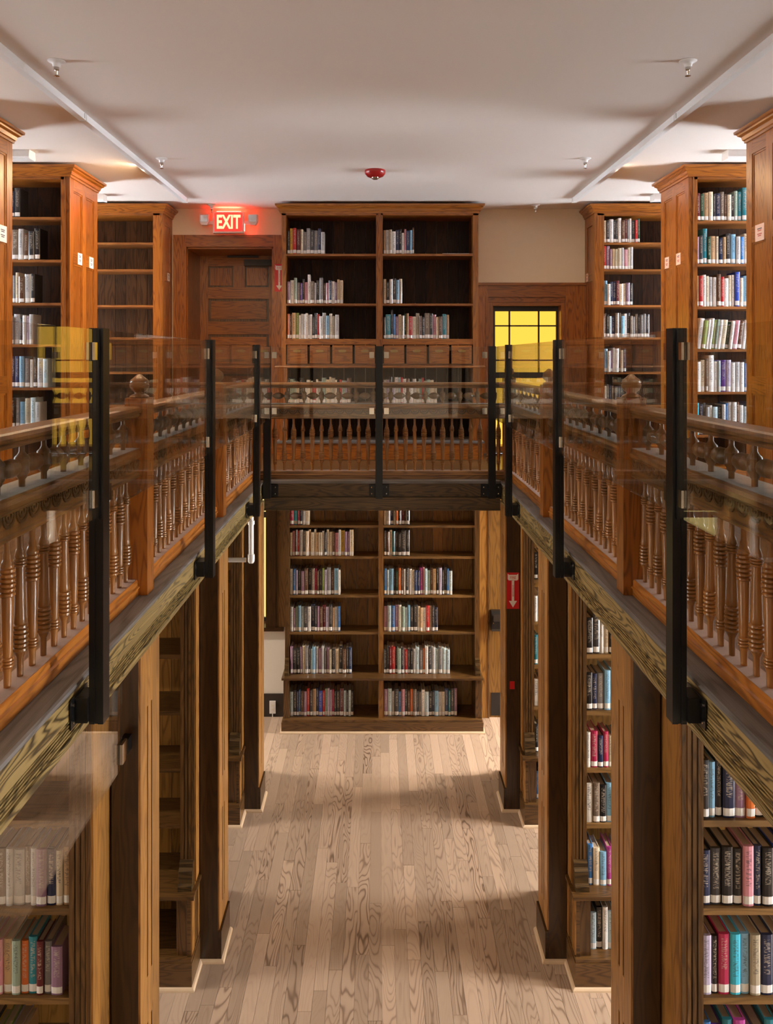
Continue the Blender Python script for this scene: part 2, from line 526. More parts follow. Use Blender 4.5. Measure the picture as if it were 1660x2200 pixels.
B('fascia_board', M['fasciadark'], r, xa, xb, 6.90, 6.94, -.135, -.02)
B('lower_board', M['fasciadark'], r, xa, xb, 6.875, 6.94, -.235, -.137)
B('bottom_edge', M['fasciadark'], r, xa, xb, 6.868, 6.95, -.247, -.236)

# ------------------------------------------------------------------ lower columns
def column(s, y0, k):
    r = struct('column', (H(s, 1.09), y0 + .15, ZF))
    v0, v1 = 1.03, 1.152
    y1 = y0 + .29
    zt = -.197
    d = s
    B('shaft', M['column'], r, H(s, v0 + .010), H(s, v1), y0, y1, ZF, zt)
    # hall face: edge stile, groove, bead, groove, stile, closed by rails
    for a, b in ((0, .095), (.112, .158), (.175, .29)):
        B('stile', M['column_lit'], r, H(s, v0), H(s, v0 + .0095), y0 + a, y0 + b, ZF + .20, zt)
    for c, d in ((-.46, zt), (ZF + .92, ZF + 1.12), (ZF + .20, ZF + .32)):
        for a, b in ((.095, .112), (.158, .175)):
            B('rail', M['column_lit'], r, H(s, v0 + .0002), H(s, v0 + .0095), y0 + a, y0 + b, c, d, axis=2)
    # base block and pale quarter-round on the floor
    path = [(H(s, v1), y0), (H(s, v0 - .0125), y0), (H(s, v0 - .0125), y1)]
    B('base_block', M['column'], r, H(s, v0 - .012), H(s, v0 + .0095), y0 + .002, y1, ZF, ZF + .19)
    sg = 1 if s < 0 else -1
    MB().sweep(path, [(sg * o, z + ZF) for o, z in [(.0005, 0), (.020, 0), (.018, .010), (.012, .017), (.0005, .020)]]).build('shoe_moulding', M['shoe'], r)
    return r
COLY = (3.41, 5.10, 6.79)
for s in (-1, 1):
    for k, y in enumerate(COLY):
        column(s, y, k)

# ------------------------------------------------------------------ outer windows of the aisles (daylight), added fill panes at the near end
def aisle_window(n, s, yc, z0, z1, wd, mat):
    r = struct('window_%d' % n, (s * XW, yc, z0))
    x0, x1 = s * (XW - .03), s * (XW - .002)
    B('window_pane', mat, r, s * (XW - .012), s * (XW - .004), yc - wd / 2, yc + wd / 2, z0, z1)
    for a, b, c, d in ((-wd / 2 - .06, -wd / 2, z0 - .06, z1 + .06), (wd / 2, wd / 2 + .06, z0 - .06, z1 + .06)):
        B('window_frame', M['lowcase'], r, x0, x1, yc + a, yc + b, c, d)
    for c, d in ((z0 - .06, z0), (z1, z1 + .06), ((z0 + z1) / 2 - .02, (z0 + z1) / 2 + .02)):
        B('window_frame', M['lowcase'], r, x0, x1, yc - wd / 2, yc + wd / 2, c, d)
n = 3
for s in (-1, 1):
    for yc in (4.42, 6.25, 7.95):
        aisle_window(n, s, yc, .75, 2.2, .8, M['day_back'] if yc > 7 else M['day_front'] if yc < 5 else M['day_exit'] if s < 0 else M['day_win']); n += 1
    for yc in (2.55, 4.40, 6.12, 7.85):
        aisle_window(n, s, yc, -2.0, -.55, .8, M['day_low'] if s < 0 else M['day_low_win']); n += 1
for xc in (-1.6, 1.6):  # made-up windows behind the camera, added to light the hall from the front
    r = struct('window_%d' % n, (xc, -2.25, 1.5)); n += 1
    B('window_pane', M['fill_near'], r, xc - .7, xc + .7, -2.245, -2.235, 1.5, 2.45)
    for a, b, c, d in ((-.76, -.7, 1.44, 2.51), (.7, .76, 1.44, 2.51), (-.7, .7, 1.44, 1.5), (-.7, .7, 2.45, 2.51), (-.02, .02, 1.5, 2.45)):
        B('window_frame', M['lowcase'], r, xc + a, xc + b, -2.25, -2.22, c, d)
    r = struct('window_%d' % n, (xc, -2.25, -2.1)); n += 1
    B('window_pane', M['fill_near_low'], r, xc - .7, xc + .7, -2.245, -2.235, -2.1, -.6)
    for a, b, c, d in ((-.76, -.7, -2.16, -.54), (.7, .76, -2.16, -.54), (-.7, .7, -2.16, -2.1), (-.7, .7, -.6, -.54), (-.02, .02, -2.1, -.6)):
        B('window_frame', M['lowcase'], r, xc + a, xc + b, -2.25, -2.22, c, d)

# ------------------------------------------------------------------ door and amber window in the back wall
d1 = struct('door_1', (-1.63, YB, 0))
B('threshold', M['honey'], d1, D0, D1, YB + .0005, YB + .745, -.10, -.001)
cy0, cy1 = YB - .035, YB
B('casing', M['honey'], d1, -2.245, D0, cy0, cy1, 0, 2.39)
B('casing', M['honey'], d1, D1, -1.03, cy0, cy1, 0, 2.39)
B('casing', M['honey'], d1, D0, D1, cy0, cy1, DT, 2.39)
B('casing', M['honey'], d1, D0 - .015, D0 + .012, cy0 - .012, cy0, 0, DT + .012)
B('reveal', M['honey'], d1, D0, D0 + .02, YB, YB + .62, 0, DT)
B('reveal', M['honey'], d1, D1 - .02, D1, YB, YB + .62, 0, DT)
B('reveal', M['honey'], d1, D0, D1, YB, YB + .62, DT - .02, DT)
yl = YB + .60
leaf = B('door_leaf', M['lowcase'], d1, D0 + .02, D1 - .02, yl + .02, yl + .05, 0, DT - .02)  # leaf darker than its rails: groove shade put into the colour
def leafbox(nm, x0, x1, z0, z1, y0=None, axis=None):
    return B(nm, M['honey'], leaf, x0, x1, yl if y0 is None else y0, yl + .02, z0, z1, axis=axis)
leafbox('stile', D0 + .02, -1.995, 0, 2.24); leafbox('stile', -1.285, D1 - .02, 0, 2.24)
leafbox('rail', -1.995, -1.285, 2.118, 2.24, axis=0); leafbox('stile', -1.70, -1.565, 1.873, 2.118)
for z0, z1 in ((1.737, 1.873), (1.32, 1.47), (.86, 1.0), (.45, .58), (0, .16)):
    leafbox('rail', -1.995, -1.285, z0, z1, axis=0)
for x0, x1, z0, z1 in ((-1.975, -1.72, 1.893, 2.098), (-1.545, -1.305, 1.893, 2.098), (-1.965, -1.315, 1.50, 1.71), (-1.965, -1.315, 1.03, 1.29), (-1.965, -1.315, .61, .83)):
    leafbox('raised_panel', x0, x1, z0, z1, y0=yl + .009, axis=0 if z1 < 1.8 else 2)
cl = B('door_closer', M['black'], d1, -1.57, -1.21, yl - .05, yl - .001, 2.12, 2.19)
MB().box(-1.76, -1.40, yl - .06, yl - .035, 2.215, 2.236).build('closer_arm', M['black'], cl)

w1 = struct('window_1', (1.62, YB, 0))
B('casing', M['honey'], w1, 1.085, 1.19, cy0, cy1, 0, 1.86)
B('casing', M['honey'], w1, 2.05, 2.262, cy0, cy1, 0, 1.86)
B('casing', M['honey'], w1, 1.19, 2.05, cy0, cy1, 1.71, 1.86)
B('jamb', M['honey'], w1, 1.2005, 2.0395, YB - .012, YB, 1.655, 1.709)
B('casing', M['honey'], w1, 1.085, 2.262, cy0 - .02, cy0, 1.838, 1.866)
for x0, x1 in ((1.17, 1.20), (2.04, 2.07)):
    B('jamb', M['honey'], w1, x0, x1, cy0 - .012, YB, WB, 1.73)
for x0, x1 in ((W0, W0 + .055), (W1 - .04, W1)):
    B('jamb', M['honey'], w1, x0, x1, YB, YB + .18, WB, WT)
B('jamb', M['honey'], w1, W0 + .055, W1 - .04, YB, YB + .18, WT - .04, WT)
B('window_sill', M['honey'], w1, W0, W1, YB - .05, YB + .18, WB - .03, WB + .02)
gy = YB + .15
B('window_pane', M['amber'], w1, W0 + .055, W1 - .04, gy + .02, gy + .03, WB, WT)
sash = B('sash', M['black'], w1, 1.272, 1.298, gy - .01, gy + .018, WB, WT - .04)
B('sash', M['black'], w1, 1.978, 2.0, gy - .01, gy + .018, WB, WT - .04)
B('sash', M['black'], w1, 1.298, 1.978, gy - .01, gy + .018, 1.565, WT - .04)
B('sash', M['black'], w1, 1.298, 1.978, gy - .01, gy + .018, .82, .885)
for x in (1.459, 1.786):
    B('muntin', M['black'], w1, x - .009, x + .009, gy, gy + .018, .885, 1.565)
for z in (1.403, 1.019):
    B('muntin', M['black'], w1, 1.298, 1.978, gy, gy + .016, z - .008, z + .008)

# lower window, wall, outlet (exit side) and door with kick plate (window side)
w2 = struct('window_2', (-1.7, YBL, -1.8))
B('window_pane', M['amber2'], w2, -2.2, -1.19, YBL + .20, YBL + .21, -1.80, -.17)
B('window_sill', M['column'], w2, -2.25, -1.0, YBL - .045, YBL + .20, -1.84, -1.80)
B('casing', M['column'], w2, -1.19, -1.085, YBL - .03, YBL, -1.80, -.17)
B('casing', M['lowcase'], w2, -1.083, -.985, YBL - .02, YBL, -1.80, -.17)
B('sash', M['black'], w2, -2.2, -1.19, YBL + .17, YBL + .198, -.68, -.62)
B('sash', M['black'], w2, -2.2, -1.19, YBL + .17, YBL + .198, -1.80, -1.76)
o = B('baseboard_back', M['baseblk'], None, -2.2, -.975, YBL - .02, YBL - .001, ZF, -2.51); setp(o, kind='structure')
t = thing('wall_outlet', 'white electrical outlet box on the dark baseboard beside the lower bookcase', 'outlet', (-1.12, YBL - .03, -2.65))
B('cover_plate', M['white'], t, -1.152, -1.088, YBL - .035, YBL - .021, -2.71, -2.58)
for z in (-2.665, -2.625):
    B('socket', M['offwhite'], t, -1.133, -1.107, YBL - .0375, YBL - .035, z - .012, z + .012)
MB().lathe((-1.12, YBL - .028, -2.748), 'z', [(.005, 0), (.005, .038)], 8).build('cable', M['white'], t)

d2 = struct('door_2', (1.2, YBL, ZF))
B('casing', M['lowback'], d2, 1.045, 1.15, YBL - .05, YBL, ZF, -.17)
B('casing', M['lowcase'], d2, 1.15, 1.164, YBL - .055, YBL - .02, ZF, -.17)
B('door_leaf', M['lowback'], d2, 1.164, 1.60, YBL - .03, YBL - .001, ZF, -.17)
B('kick_plate', M['black'], d2, 1.185, 1.58, YBL - .034, YBL - .0305, ZF + .02, -2.49)
dv = thing('wall_dispenser', 'black box mounted on the brown boards right of the lower bookcase', 'dispenser', (1.23, YBL - .05, -1.71))
MB().prism([(YBL - .031, -1.82), (YBL - .10, -1.82), (YBL - .12, -1.79), (YBL - .12, -1.66), (YBL - .09, -1.61), (YBL - .031, -1.61)], 'x', 1.182, 1.282).build('housing', M['black'], dv)
B('front_cover', M['baseblk'], dv, 1.20, 1.278, YBL - .126, YBL - .121, -1.71, -1.63)
B('indicator', M['chrome'], dv, 1.194, 1.206, YBL - .124, YBL - .1205, -1.735, -1.72)

# ------------------------------------------------------------------ bookcases
CORN = [(0, 0), (.010, 0), (.012, .016), (.020, .022), (.026, .046), (.044, .058), (.048, .068), (.062, .074), (.064, .092), (0, .092)]

def boards(par, x0, x1, y, z0, z1, mat, wd=.118):
    n = max(1, round((x1 - x0) / wd)); a = (x1 - x0) / n
    for i in range(n):
        e = R.uniform(0, .003)
        B('board', mat, par, x0 + i * a + .0015, x0 + (i + 1) * a - .0015, y + e, y + .014, z0, z1, axis=2)

def upper_stack(s, k, y0, shelves, label):
    """double-sided stack standing across the gallery, its panelled end towards the hall"""
    xe, xo = s * 2.6 + .005, s * 4.9
    y1 = y0 + .67
    t = thing('bookcase', label, 'bookcase', (s * 3.4, y0 + .33, 0), 'tall stacks on the gallery')
    zt = 2.568
    xi = xe + s * .032
    core = B('end_panel', M['honey'], t, xe + s * .010, xi, y0, y1, 0, zt)
    ya = [y0, y0 + .085, y0 + .29, y0 + .38, y1 - .085, y1]
    for a, b in ((ya[0], ya[1]), (ya[2], ya[3]), (ya[4], ya[5])):
        B('stile', M['honey'], core, xe, xe + s * .0098, a, b, 0, zt, axis=2)
    for c, d in ((0, .2), (.80, .92), (1.85, 1.96), (2.47, zt)):
        for a, b in ((ya[1], ya[2]), (ya[3], ya[4])):
            B('rail', M['honey'], core, xe + s * .0002, xe + s * .0098, a, b, c, d, axis=1)
    for c, d in ((.2, .80), (.92, 1.85), (1.96, 2.47)):
        for a, b in ((ya[1], ya[2]), (ya[3], ya[4])):
            for e, f in ((a, a + .014), (b - .014, b)):
                B('panel_bead', M['honey'], core, xe + s * .005, xe + s * .0098, e, f, c, d, axis=2)
            B('panel_bead', M['honey'], core, xe + s * .005, xe + s * .0098, a + .014, b - .014, d - .014, d, axis=1)
    # front stile with a bead
    B('front_stile', M['honey'], t, xi, xe + s * .075, y0, y0 + .022, 0, zt)
    B('stile_bead', M['shelf'], t, xe + s * .036, xe + s * .046, y0 - .006, y0 - .0002, .1, zt)
    # shelves, boards, far side, top
    for z in shelves:
        B('shelf', M['shelf'], t, xi, xo, y0 + .024, y1 - .012, z - .022, z, axis=0)
    zb = [.12] + sorted(shelves) + [zt]
    a, b = sorted((xi, xo))
    if k == 2:
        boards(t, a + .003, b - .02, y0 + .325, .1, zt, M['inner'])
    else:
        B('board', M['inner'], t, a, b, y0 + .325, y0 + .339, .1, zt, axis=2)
    B('side_panel', M['honey'], t, xo, xo + s * .03, y0, y1, 0, zt)
    B('top_board', M['honey'], t, xi, xo, y0, y1, zt - .02, zt)
    B('plinth', M['honey'], t, xi, xo, y0 + .01, y1 - .01, 0, .12)
    path = [(xo, y0), (xe, y0), (xe, y1), (xo, y1)]
    sg = 1 if s > 0 else -1
    if s < 0: path = list(path)
    MB().sweep(path if s < 0 else list(path), [((o if s < 0 else -o), z + zt) for o, z in CORN]).build('cornice', M['honey'], t)
    return t

SH_W2 = [2.204, 1.840, 1.480, 1.120, .760, .397]
SH_E2 = [2.235, 1.875, 1.511, 1.160, .796, .455]
ST = {}
ST['e1'] = upper_stack(-1, 1, 5.08, SH_E2, 'orange pine stack on the exit-side gallery nearest the viewer, only its end showing')
ST['e2'] = upper_stack(-1, 2, 6.82, SH_E2, 'tall pine stack before the exit-side back corner with two white cards on its end')
ST['w1'] = upper_stack(1, 1, 5.08, SH_W2, 'tall pine stack nearest the viewer on the amber-window side with one pink card')
ST['w2'] = upper_stack(1, 2, 6.82, SH_W2, 'tall pine stack of full shelves with two pink cards on its end')

def back_corner_case(s, label, shelves):
    xe, xo = s * 2.262, s * 4.3
    y0, y1 = 8.5, YB - .002
    zt = 2.56
    t = thing('bookcase', label, 'bookcase', (s * 3.2, 8.7, 0), 'bookcases against the gallery back wall')
    xi = xe + s * .03
    core = B('end_panel', M['honey'], t, xe + s * .008, xi, y0, y1, 0, zt)
    for a, b in ((y0, y0 + .09), (y1 - .09, y1)):
        B('stile', M['honey'], core, xe, xe + s * .0078, a, b, 0, zt)
    for c, d in ((0, .2), (1.86, 1.97), (2.45, zt)):
        B('rail', M['honey'], core, xe, xe + s * .0078, y0 + .09, y1 - .09, c, d, axis=1)
    B('front_stile', M['honey'], t, xi, xe + s * .10, y0, y0 + .022, 0, zt)
    for z in shelves:
        B('shelf', M['shelf'], t, xi, xo, y0 + .024, y1 - .04, z - .022, z, axis=0)
    a, b = sorted((xi, xo))
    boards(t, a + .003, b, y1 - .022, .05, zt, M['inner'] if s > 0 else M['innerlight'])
    B('side_panel', M['honey'], t, xo, xo + s * .03, y0, y1, 0, zt)
    B('top_board', M['honey'], t, xi, xo, y0, y1, zt - .02, zt)
    B('plinth', M['honey'], t, xi, xo, y0 + .01, y1 - .03, 0, .12)
    path = [(xo, y0), (xe, y0), (xe, y1)]
    MB().sweep(path, [((o if s < 0 else -o), z + zt) for o, z in CORN]).build('cornice', M['honey'], t)
    return t
SH_B = [2.258, 1.977, 1.60, 1.262, .897, .536]
back_corner_case(-1, 'empty pine bookcase against the back wall beside the exit door', SH_B)
back_corner_case(1, 'half-filled pine bookcase against the back wall beside the amber window', SH_B)

# big case between the door and the window
def centre_case():
    x0, x1, y0, y1, zt = -1.015, 1.044, 8.5, YB - .002, 2.56
    t = thing('bookcase', 'wide two-bay pine bookcase with drawers between the exit door and amber window', 'bookcase', (0, 8.7, 0), 'bookcases against the gallery back wall')
    for a, b in ((x0, x0 + .045), (x1 - .055, x1)):
        B('side_panel', M['honey'], t, a, b, y0, y1, .19, zt)
        B('lower_side', M['honey'], t, a - .01, b + .02, 8.40, y0 - .0005, .19, .94)
    B('divider', M['honey'], t, -.026, .044, y0, y1 - .02, .96, zt)
    B('divider_bead', M['honey'], t, -.008, .026, y0 - .008, y0 - .0002, 1.24, zt)
    B('divider', M['honey'], t, -.026, .044, 8.41, y1 - .02, .19, .94)
    for (a, b) in ((-.970, -.026), (.044, .989)):
        for z in (2.138, 1.616, 1.245):
            B('shelf', M['shelf'], t, a, b, y0 + .012, y1 - .02, z - .022, z, axis=0)
        B('shelf', M['shelf'], t, a, b, 8.42, y1 - .02, .55, .572, axis=0)
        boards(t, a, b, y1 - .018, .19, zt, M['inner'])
        # four drawers under the third shelf
        B('drawer_rail', M['honey'], t, a, b, y0 + .006, y0 + .03, 1.185, 1.222, axis=0)
        n = 4; wd = (b - a) / n
        for i in range(n):
            c, d = a + i * wd + .012, a + (i + 1) * wd - .012
            dr = B('drawer', M['honey'], t, c, d, y0 + .008, y0 + .03, .985, 1.178, axis=0)
            B('drawer_panel', M['honey'], dr, c + .025, d - .025, y0 + .001, y0 + .0078, 1.01, 1.155, axis=0)
            m = (c + d) / 2
            MB().prism([(m - .042, 1.115), (m - .036, 1.128), (m, 1.133), (m + .036, 1.128), (m + .042, 1.115), (m + .03, 1.105), (m - .03, 1.105)], 'y', y0 - .022, y0 + .0008).build('cup_handle', M['brass'], dr)
        B('drawer_floor', M['honey'], t, a, b, y0 + .03, y1 - .02, .968, .982)
    B('top_board', M['honey'], t, x0, x1, y0, y1, zt - .02, zt)
    MB().sweep([(x0 - .05, y1), (x0 - .05, 8.44), (x1 + .05, 8.44), (x1 + .05, y1)], [(0, .94), (.01, .94), (.016, .95), (.010, .964), (0, .966)]).build('counter_edge', M['honey'], t)
    B('counter', M['honey'], t, x0 - .05, x1 + .05, 8.4402, y0 + .03, .941, .965, axis=0)
    B('base_top', M['ledge'], t, x0 - .04, x1 + .04, 8.32, y1, .168, .188, axis=0)
    B('base_front', M['honey'], t, x0 - .03, x1 + .03, 8.335, 8.37, 0, .168, axis=0)
    MB().sweep([(x0, y1), (x0, y0), (x1, y0), (x1, y1)], [(o, z + zt) for o, z in CORN]).build('cornice', M['honey'], t)
    return t
centre_case()

# lower case under the back gallery
def lower_centre():
    x0, x1, y0, y1, zt = -.963, 1.04, 8.35, YBL - .002, -.165
    t = thing('bookcase', 'wide brown two-bay bookcase full of books at the end of the lower hall', 'bookcase', (0.03, 8.45, ZF))
    for sgn, a, b in ((-1, x0, x0 + .045), (1, x1 - .05, x1)):
        B('side_panel', M['lowcase'], t, a, b, y0, y1, -2.2, zt)
        B('lower_side', M['lowcase'], t, a - .004, b + .01, 8.25, y1, -2.62, -2.222)
        MB().prism([(y0 - .0005, -2.2), (y0 - .075, -2.2), (y0 - .075, -2.17), (y0 - .055, -2.16), (y0 - .055, -2.10), (y0 - .035, -2.085), (y0 - .035, -2.05), (y0 - .0005, -2.04)], 'x', a + .002, b - .002).build('bracket_block', M['fasciadark'], t)
    B('divider', M['column_lit'], t, -.002, .05, y0, y1 - .02, -2.2, zt)
    B('divider', M['column_lit'], t, -.002, .05, 8.25, y1 - .02, -2.62, -2.222)
    for a, b in ((-.918, -.002), (.05, .99)):
        for z in (-.35, -.68, -1.0, -1.40, -1.78):
            B('shelf', M['lowshelf'], t, a, b, y0 + .008, y1 - .02, z - .024, z, axis=0)
        boards(t, a, b, y1 - .018, -2.62, zt, M['lowback'], .11)
    B('ledge', M['lowcase'], t, x0 - .02, x1 + .02, 8.215, y1, -2.222, -2.2, axis=0)
    B('bottom_shelf', M['lowcase'], t, x0 - .01, x1 + .01, 8.21, y1, -2.642, -2.62, axis=0)
    B('plinth', M['lowcase'], t, x0 - .02, x1 + .02, 8.2, 8.235, ZF, -2.643, axis=0)
    for a, b in ((x0 - .02, x0), (x1, x1 + .02)):
        B('plinth_side', M['lowcase'], t, a, b, 8.2355, y1, ZF, -2.643)
    MB().sweep([(x0 - .0205, y1), (x0 - .0205, 8.1995), (x1 + .0205, 8.1995), (x1 + .0205, y1)], [(o, z + ZF) for o, z in [(0, 0), (.018, 0), (.016, .010), (.010, .017), (0, .020)]]).build('shoe_moulding', M['shoe'], t)
lower_centre()

LZ = [-.44, -.79, -1.14, -1.495, -1.84]
def lower_stack(s, k, y0, label):
    xe, xo = H(s, 1.155), s * 4.2
    y1, zt = y0 + .66, -.165
    t = thing('bookcase', label, 'bookcase', (s * 2.4, y0 + .33, ZF), 'stacks under the gallery')
    xi = xe + s * .03
    core = B('end_panel', M['column_lit'], t, xe + s * .008, xi, y0, y1, -2.2, zt)  # stack end in the wood that has the side light in its colour
    B('stile', M['column_lit'], core, xe, xe + s * .0078, y0, y0 + .085, -2.18, zt)
    B('stile', M['column_lit'], core, xe, xe + s * .0078, y1 - .085, y1, -2.18, zt)
    lowe = B('lower_end_panel', M['lowcase'], t, xe + s * .008, xi, y0 - .1, y1 + .1, -2.57, -2.222)
    for a, b in ((y0 - .1, y0 - .03), (y0 + .06, y0 + .12)):
        B('stile', M['column_lit'], lowe, xe, xe + s * .0078, a, b, -2.56, -2.222)
    # fluted front stile
    B('front_stile', M['lowcase'], t, xi, xe + s * .098, y0 + .004, y0 + .022, -2.2, zt)
    for j in range(4):
        a = xe + s * (.010 + j * .0215)
        B('flute', M['lowcase'], t, a, a + s * .014, y0 - .004, y0 + .0038, -2.05, zt)
    MB().prism([(y0 - .0045, -2.2), (y0 - .07, -2.2), (y0 - .07, -2.17), (y0 - .05, -2.16), (y0 - .05, -2.09), (y0 - .03, -2.075), (y0 - .03, -2.05), (y0 - .0045, -2.04)], 'x', xe + s * .012, xe + s * .096).build('bracket_block', M['fasciadark'], t)
    B('lower_stile', M['lowcase'], t, xi, xe + s * .098, y0 - .09, y0 - .07, -2.57, -2.222)
    for z in LZ:
        B('shelf', M['lowcase'] if s < 0 and k else M['lowshelf'], t, xi, xo, y0 + .024, y1 - .012, z - .026, z, axis=0)
    a, b = sorted((xi, xo))
    if s < 0 and k in (1, 2): boards(t, a, b, y0 + .325, -2.57, zt, M['lowback'], .2)
    else: B('board', M['lowback'], t, a, b, y0 + .325, y0 + .34, -2.57, zt, axis=2)
    B('ledge', M['lowcase'], t, xe - s * .012, xo, y0 - .115, y1 + .115, -2.222, -2.2, axis=0)
    B('bottom_shelf', M['lowcase'], t, xe, xo, y0 - .125, y1 + .125, -2.59, -2.57, axis=0)
    B('plinth', M['lowcase'], t, xe - s * .004, xo, y0 - .13, y1 + .13, ZF, -2.591, axis=0)
    sg = 1 if s < 0 else -1
    xp = xe - s * .0045
    MB().sweep([(xo, y0 - .1305), (xp, y0 - .1305), (xp, y1 + .1305)], [(sg * o, z + ZF) for o, z in [(0, 0), (.018, 0), (.016, .010), (.010, .017), (0, .020)]]).build('shoe_moulding', M['shoe'], t)
    B('side_panel', M['lowcase'], t, xo, xo + s * .03, y0, y1, ZF, zt)
    return t
LY = (3.2, 5.0, 6.69)
for s in (-1, 1):
    for k, y in enumerate(LY):
        nm = ('nearest the viewer', 'second from the viewer', 'farthest from the viewer')[k]
        fill = {(-1, 0): 'of paperbacks', (-1, 1): 'with bare shelves', (-1, 2): 'with bare shelves', (1, 0): 'of hardbacks', (1, 1): 'of books', (1, 2): 'of books'}[(s, k)]
        lower_stack(s, k, y, 'brown %s stack %s under the gallery, %s' % (SIDE[s], fill, nm))

# ------------------------------------------------------------------ balustrades
def ring_run(t0, t1, n, r0, r1, mid):
    out = []
    for i in range(n):
        a = t0 + (t1 - t0) * i / n; b = t0 + (t1 - t0) * (i + 1) / n
        r = r0 + (r1 - r0) * math.sin(PI * (i + .5) / n)
        out += [(mid, a), (r, a + (b - a) * .25), (r, a + (b - a) * .75)]
    out.append((mid, t1))
    return out

HB = .449
def bal_mesh(flip):
    T = lambda f: f * HB
    if not flip:      # big rings at the top
        p = [(.010, 0), (.0115, T(.10)), (.016, T(.13))]
        p += ring_run(T(.135), T(.20), 3, .0175, .0185, .0135)
        p += [(.0150, T(.22)), (.0185, T(.58))]
        p += ring_run(T(.60), T(.79), 6, .0228, .0245, .0178)
        p += [(.020, T(.80)), (.014, T(.84)), (.012, T(.845)), (.013, T(.87)), (.0095, T(.89)), (.0095, T(1))]
    else:             # big rings at the bottom
        p = [(.0095, 0), (.0105, T(.13)), (.017, T(.16))]
        p += ring_run(T(.17), T(.36), 6, .0228, .0245, .0178)
        p += [(.0205, T(.37)), (.0175, T(.42)), (.0140, T(.74))]
        p += ring_run(T(.75), T(.81), 3, .0182, .0192, .0145)
        p += [(.0175, T(.82)), (.012, T(.865)), (.0095, T(.875)), (.0095, T(1))]
    b = MB().lathe((0, 0, 0), 'z', p, 14)
    me = b.mesh('baluster'); me.materials.append(M['turned'])
    return me
BAL = [bal_mesh(False), bal_mesh(True)]
HS = .134
sp = [(.010, 0), (.010, .022), (.016, .030), (.0165, .036), (.022, .042), (.0235, .048), (.0215, .050), (.0225, .066), (.0215, .083), (.0235, .085), (.022, .092), (.014, .100), (.009, .108), (.0085, HS)]
SPIN = MB().lathe((0, 0, 0), 'z', sp, 12).mesh('spindle'); SPIN.materials.append(M['bead'])
def bead_mesh(L):
    p = [(.004, -L / 2), (.008, -L / 2 + .006), (.020, -L * .30), (.026, -L * .22), (.0245, -L * .21), (.027, -L * .19), (.0255, -L * .18), (.029, -L * .08), (.029, L * .08), (.026, L * .2), (.018, L * .32), (.008, L / 2 - .006), (.004, L / 2)]
    me = MB().lathe((0, 0, 0), 'y', p, 12).mesh('bead'); me.materials.append(M['bead'])
    return me
def scallop_mesh():
    b = MB()
    pts = [(math.cos(a), math.sin(a)) for a in [PI + PI * i / 8 for i in range(9)]]
    for ro, ri in ((.040, .031), (.024, .015)):
        out = [(ro * x, ro * y) for x, y in pts] + [(ri * x, ri * y + .002) for x, y in reversed(pts)]
        b.prism(out, 'x', -.004, .001)
    b.prism([(.006 * math.cos(PI * i / 4), -.012 + .009 * math.sin(PI * i / 4)) for i in range(8)], 'x', -.004, .001)
    me = b.mesh('scallop'); me.materials.append(M['lowcase'])  # dark wood stands in for the shade of the carved recesses
    return me
SCAL = scallop_mesh()

def balustrade(axis, a0, a1, at, face, label, nb, ns, mats):
    """axis 'y': runs along y at x=at, face=-1/+1 gives the hall direction; axis 'x': runs along x at y=at, hall at -y"""
    def bx(name, mat, u0, u1, v0, v1, z0, z1):
        # v measured from the hall face backwards (positive away from the hall)
        if axis == 'y':
            return B(name, mat, t, at - face * v0, at - face * v1, u0, u1, z0, z1, axis=1)
        return B(name, mat, t, u0, u1, at + v0, at + v1, z0, z1, axis=0)
    def pr(name, mat, prof):
        if axis == 'y':
            return MB().prism([(at - face * v, z) for v, z in prof], 'y', a0, a1).build(name, mat, t)
        return MB().prism([(at + v, z) for v, z in prof], 'x', a0, a1).build(name, mat, t)
    def P(u, v, z): return (at - face * v, u, z) if axis == 'y' else (u, at + v, z)
    mid = (a0 + a1) / 2
    t = thing('balustrade', label, 'balustrade', P(mid, .04, 0), 'gallery balustrades')
    pr('base_rail', mats[0], [(0, 0.001), (0, .030), (-.006, .034), (-.006, .040), (.002, .044), (.002, .062), (.006, .070), (.084, .070), (.084, .001)])
    bx('rail_top', M['dustcurb'], a0, a1, .008, .082, .0702, .0709)
    for i in range(nb):
        u = a0 + (i + .5) * (a1 - a0) / nb
        place('baluster', BAL[(i + 1) % 2], t, P(u, .042, .0711))
    pr('carved_rail', mats[1], [(.0, .522), (-.008, .528), (-.008, .536), (.0, .540), (0, .604), (-.012, .612), (-.014, .628), (-.006, .640), (-.006, .6495), (.118, .6495), (.118, .522)])
    bx('rail_top', M['dusty'], a0, a1, -.004, .116, .6497, .6512)
    rot = None
    for i in range(nb):
        u = a0 + (i + .5) * (a1 - a0) / nb
        o = place('scallop', SCAL, t, P(u, -.0012, .598))
        o.rotation_euler = (0, 0, 0 if face > 0 else PI) if axis == 'y' else (0, 0, PI / 2)
        if axis == 'y': o.rotation_euler = (0, 0, PI if face > 0 else 0)
    for i in range(ns):
        u = a0 + (i + .5) * (a1 - a0) / ns
        place('spindle', SPIN, t, P(u, .042, .6514))
    L = (a1 - a0) / ns - .04
    bm_ = bead_mesh(L)
    for i in range(ns - 1):
        u = a0 + (i + 1) * (a1 - a0) / ns
        o = place('bead', bm_, t, P(u, .042, .6514 + .066))
        if axis == 'x': o.rotation_euler = (0, 0, PI / 2)
    pr('cap_rail', mats[2], [(.004, .786), (-.004, .790), (-.008, .798), (-.004, .803), (-.014, .808), (-.016, .818), (-.010, .829), (.0, .834), (.084, .834), (.094, .826), (.094, .808), (.082, .786)])
    return t

